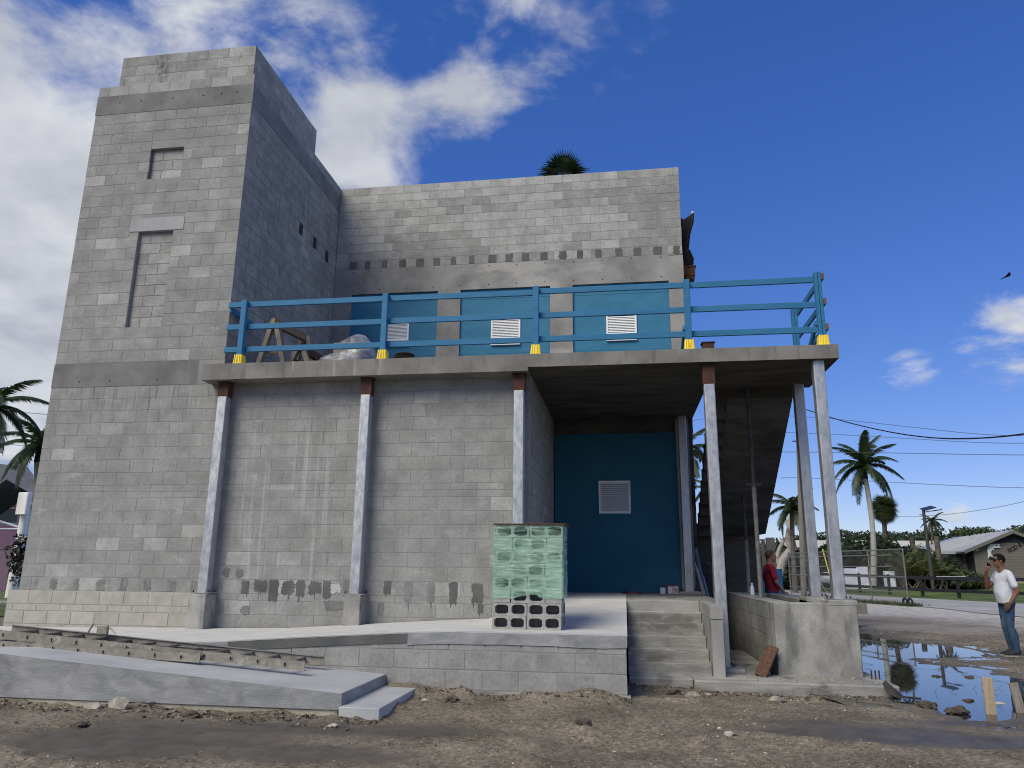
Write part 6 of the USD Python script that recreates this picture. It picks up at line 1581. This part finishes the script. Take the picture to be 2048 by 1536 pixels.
def hair_cap(cx, cz, full=True):
    s = trimesh.creation.icosphere(4, 1.0); v = s.vertices.copy(); k = 1 + .03 * (meshkit.fbm(v * 6, 3, 5) - .5)
    v = v * np.array([.107, .086, .104]) * k[:, None] + (cx - .018, 0, cz + .030)
    front = (v[:, 0] - cx) > (.045 + .25 * np.clip(v[:, 2] - cz - .06, 0, .1)) - (0 if full else .03)
    lowcut = v[:, 2] < cz + .012 - .075 * np.clip((cx - .02 - v[:, 0]) / .08, 0, 1)
    drop = front & (v[:, 2] < cz + .085) | lowcut
    keep_ = ~drop[s.faces].any(1); m = trimesh.Trimesh(v, s.faces[keep_], process=False); m.remove_unreferenced_vertices()
    inner = m.copy(); inner.vertices = (inner.vertices - (cx - .018, 0, cz + .03)) * .86 + (cx - .018, 0, cz + .03); inner.invert()
    return cat_([m, inner])


def hand(o, fwd, palm, side, curl=.5, thumb=1, L=1.0):
    """a hand from the wrist o: fingers along fwd, palm facing 'palm', thumb on +side*thumb"""
    o, f, n, s = (np.array(a, float) for a in (o, fwd, palm, side)); N = {}
    N['w'] = (*o, .026); N['p0'] = (*(o + f * .045 + s * .022), .019); N['p1'] = (*(o + f * .045 - s * .022), .019); N['k0'] = (*(o + f * .088 + s * .030), .0125); N['k1'] = (*(o + f * .088 - s * .030), .0115)
    B = [('w', 'p0', 'p1'), ('p0', 'p1', 'k0', 'k1')]
    for i, (off, ln) in enumerate(((.030, .070), (.010, .080), (-.010, .075), (-.030, .058))):
        a0 = o + f * .088 + s * off; a = curl * .55; d1 = f * math.cos(a) + n * math.sin(a); a1 = a0 + d1 * ln * .48; a += curl * .9; d2 = f * math.cos(a) + n * math.sin(a); a2 = a1 + d2 * ln * .32; a += curl * .6; d3 = f * math.cos(a) + n * math.sin(a); a3 = a2 + d3 * ln * .24
        for j, (q, r) in enumerate(((a0, .0100), (a1, .0092), (a2, .0086), (a3, .0076))): N[f'f{i}{j}'] = (*q, r)
        B += [(f'f{i}0', f'f{i}1'), (f'f{i}1', f'f{i}2'), (f'f{i}2', f'f{i}3')]
    t0 = o + f * .025 + s * .026 * thumb; t1 = t0 + (f * .6 + s * .75 * thumb + n * .25) * .036; t2 = t1 + (f * .85 + s * .3 * thumb + n * .35) * .032; t3 = t2 + (f * .9 + n * .3) * .024
    for j, (q, r) in enumerate(((t0, .014), (t1, .0115), (t2, .0100), (t3, .0085))): N[f't{j}'] = (*q, r)
    B += [('t0', 't1'), ('t1', 't2'), ('t2', 't3')]
    return N, B


def build_man(label, loc, yaw, H, skin, hair, shirt, seed, phone=True, looks=(), lower=True):
    k = H / 1.75; N = {}; hz = 1.635; N.update(head_nodes(.035, hz))
    # torso (metres for a 1.75 m man facing +x; +y is his left)
    N.update({'chest': (.0, 0, 1.30, .125, .165, .13), 'belly': (.045, 0, 1.08, .125, .150, .12), 'back': (-.055, 0, 1.30, .07, .14, .15), 'hip': (.0, 0, .95, .118, .158, .09), 'shL': (-.02, .185, 1.405, .062), 'shR': (-.02, -.185, 1.405, .062), 'trap': (-.04, 0, 1.455, .05, .09, .035),
              'hem': (.01, 0, .905, .132, .168, .03), 'hemf': (.03, 0, 1.02, .132, .160, .08)})
    left_hip, right_hip = .085, -.085
    N.update({'thL': (.0, left_hip, .87, .088), 'knL': (.035, .095, .49, .062), 'anL': (-.015, .10, .10, .052), 'thR': (.0, right_hip, .87, .088), 'knR': (.02, -.09, .49, .062), 'anR': (-.05, -.10, .10, .052), 'cafL': (-.015, .10, .36, .060), 'cafR': (-.035, -.095, .36, .060), 'seat': (-.045, 0, .90, .09, .15, .09)})
    if phone:   # his left arm hangs with the hand at the pocket, his right hand holds a phone to the mouth
        N.update({'elL': (-.085, .255, 1.12, .044), 'wrL': (.045, .235, .915, .030), 'slL': (-.055, .240, 1.21, .064), 'elR': (.16, -.235, 1.17, .044), 'wrR': (.215, -.115, 1.43, .029), 'slR': (.045, -.230, 1.28, .064)})
        hL, BL = hand((.050, .228, .91), (.45, -.30, -.85), (-.3, -.9, .1), (.5, .1, .8), .45, 1); hR, BR = hand((.215, -.112, 1.435), (-.25, .45, .85), (-.85, .1, -.35), (-.3, -.85, .35), .75, -1)
    else:
        N.update({'elL': (-.02, .265, 1.11, .046), 'wrL': (.10, .28, .90, .031), 'slL': (-.03, .245, 1.20, .066), 'elR': (.03, -.255, 1.11, .046), 'wrR': (.17, -.235, .92, .031), 'slR': (.0, -.240, 1.20, .066)})
        hL, BL = hand((.105, .280, .895), (.5, 0, -.85), (.1, -1, 0), (.85, 0, .5), .5, 1); hR, BR = hand((.175, -.232, .915), (.6, 0, -.8), (.1, 1, 0), (.8, 0, .6), .5, 1)
    body = list(HEADB) + [('neck0', 'trap'), ('shL', 'slL'), ('slL', 'elL'), ('elL', 'wrL'), ('shR', 'slR'), ('slR', 'elR'), ('elR', 'wrR'), ('trap', 'shL'), ('trap', 'shR'), ('chest', 'shL', 'shR', 'back'), ('chest', 'belly', 'hip'), ('hip', 'thL'), ('hip', 'thR'), ('thL', 'knL'), ('thR', 'knR'), ('knL', 'anL'), ('knR', 'anR')]
    NB = {n: v for n, v in N.items()}
    for nm in ('shL', 'shR', 'slL', 'slR', 'thL', 'thR', 'knL', 'knR', 'anL', 'anR'): NB[nm] = (*N[nm][:3], N[nm][3] * .78)
    for nm in ('chest', 'belly', 'back', 'hip', 'trap'): NB[nm] = (*N[nm][:3], *(np.array(N[nm][3:]) * .88))
    p = thing('person', label, 'person', loc, yaw); sc = lambda t: (t.apply_scale(k), t)[1]
    L2 = {**{'L' + a: b for a, b in hL.items()}, **{'R' + a: b for a, b in hR.items()}}; NB.update(L2)
    hands = [tuple('L' + q for q in b) for b in BL] + [tuple('R' + q for q in b) for b in BR] + [('wrL', 'Lw'), ('wrR', 'Rw')]
    bm = hull_chain(NB, body + hands, .011, 6); bo = obj('body', sc(bm), skin, p, smooth=True)
    shirtm = hull_chain(N, [('chest', 'shL', 'shR', 'back'), ('trap', 'shL', 'shR'), ('chest', 'belly', 'back'), ('belly', 'hemf', 'hem'), ('back', 'hem'), ('shL', 'slL'), ('shR', 'slR'), ('hemf', 'chest')], .02, 5)
    v = shirtm.vertices; fold = (meshkit.fbm(v * np.array([9, 9, 5]) + seed, 3, seed) - .5) * .022; shirtm.vertices = v + shirtm.vertex_normals * fold[:, None]
    obj('t_shirt', sc(shirtm), shirt, p, smooth=True)
    if lower:
        jm = hull_chain(N, [('hip', 'seat', 'thL'), ('hip', 'seat', 'thR'), ('thL', 'knL'), ('thR', 'knR'), ('knL', 'cafL', 'anL'), ('knR', 'cafR', 'anR')], .02, 5); v = jm.vertices; fold = (meshkit.fbm(v * np.array([10, 10, 7]) + 3, 3, seed) - .5) * .024 * np.clip((.95 - v[:, 2]) * 2, 0.2, 1); jm.vertices = v + jm.vertex_normals * fold[:, None]
        obj('jeans', sc(jm), 'denim', p, smooth=True)
        for s, x in (('L', .0), ('R', -.035)):
            y = .10 if s == 'L' else -.10
            S = {'a': (x - .03, y, .055, .045), 'b': (x + .10, y, .045, .042), 'c': (x + .175, y, .032, .030), 'h': (x - .04, y, .10, .045)}; obj('shoe', sc(hull_chain(S, [('h', 'a', 'b'), ('b', 'c')], .02, 4)), 'shoe', p, smooth=True)
            obj('shoe_sole', sc(prism(LineString([(x - .04, y), (x + .175, y)]).buffer(.043), (0, 0, .0), (1, 0, 0), (0, 1, 0), (0, 0, 1), .022)), 'sole', p)
    obj('hair', sc(hair_cap(.035, hz, phone)), hair, p, smooth=True)
    if phone:
        g = cat_([beam((.128, -.075, hz + .030), (.128, .075, hz + .030), .016, .042, up=(0, 0, 1), r=.004), beam((.125, .074, hz + .034), (.02, .082, hz + .036), .006, .012), beam((.125, -.074, hz + .034), (.02, -.082, hz + .036), .006, .012)]); obj('sunglasses', sc(g), 'black_paint', p)
        ph_ = thing('mobile_phone', 'dark mobile phone held to the mouth of the person in the white shirt', 'phone', loc, yaw); obj('case', sc(beam((.158, -.095, 1.535), (.185, -.03, 1.59), .070, .012, up=(1, .2, -.6), r=.004)), 'black_paint', ph_)
    else:
        for s in (-1, 1): obj('eye', sc(trimesh.creation.icosphere(2, .009).apply_translation([.125 - .002, s * .030, hz + .02])), 'hair_black', p, smooth=True)
        obj('glasses_on_head', sc(cat_([beam((.10, -.07, hz + .115), (.10, .07, hz + .115), .02, .02), beam((.10, .07, hz + .115), (-.02, .085, hz + .06), .008, .01), beam((.10, -.07, hz + .115), (-.02, -.085, hz + .06), .008, .01)])), 'glass_dark', p)
    return p


build_man('person in white T-shirt and jeans with sunglasses, phone at the face, by the puddle', (15.96, 3.78, max(gz(15.96 + a, 3.78 + b, True) for a in (-.2, -.1, 0, .1) for b in (-.1, 0, .1)) - .004), 184, 1.70, 'skin', 'hair_black', 'shirt_white', 5, True)
build_man('person in a red T-shirt standing behind the pit, seen from the hips up in profile', (12.53, 6.5, gz(12.53, 6.5, True)), 8, 1.80, 'skin_red', 'hair_brown', 'shirt_red', 9, False)
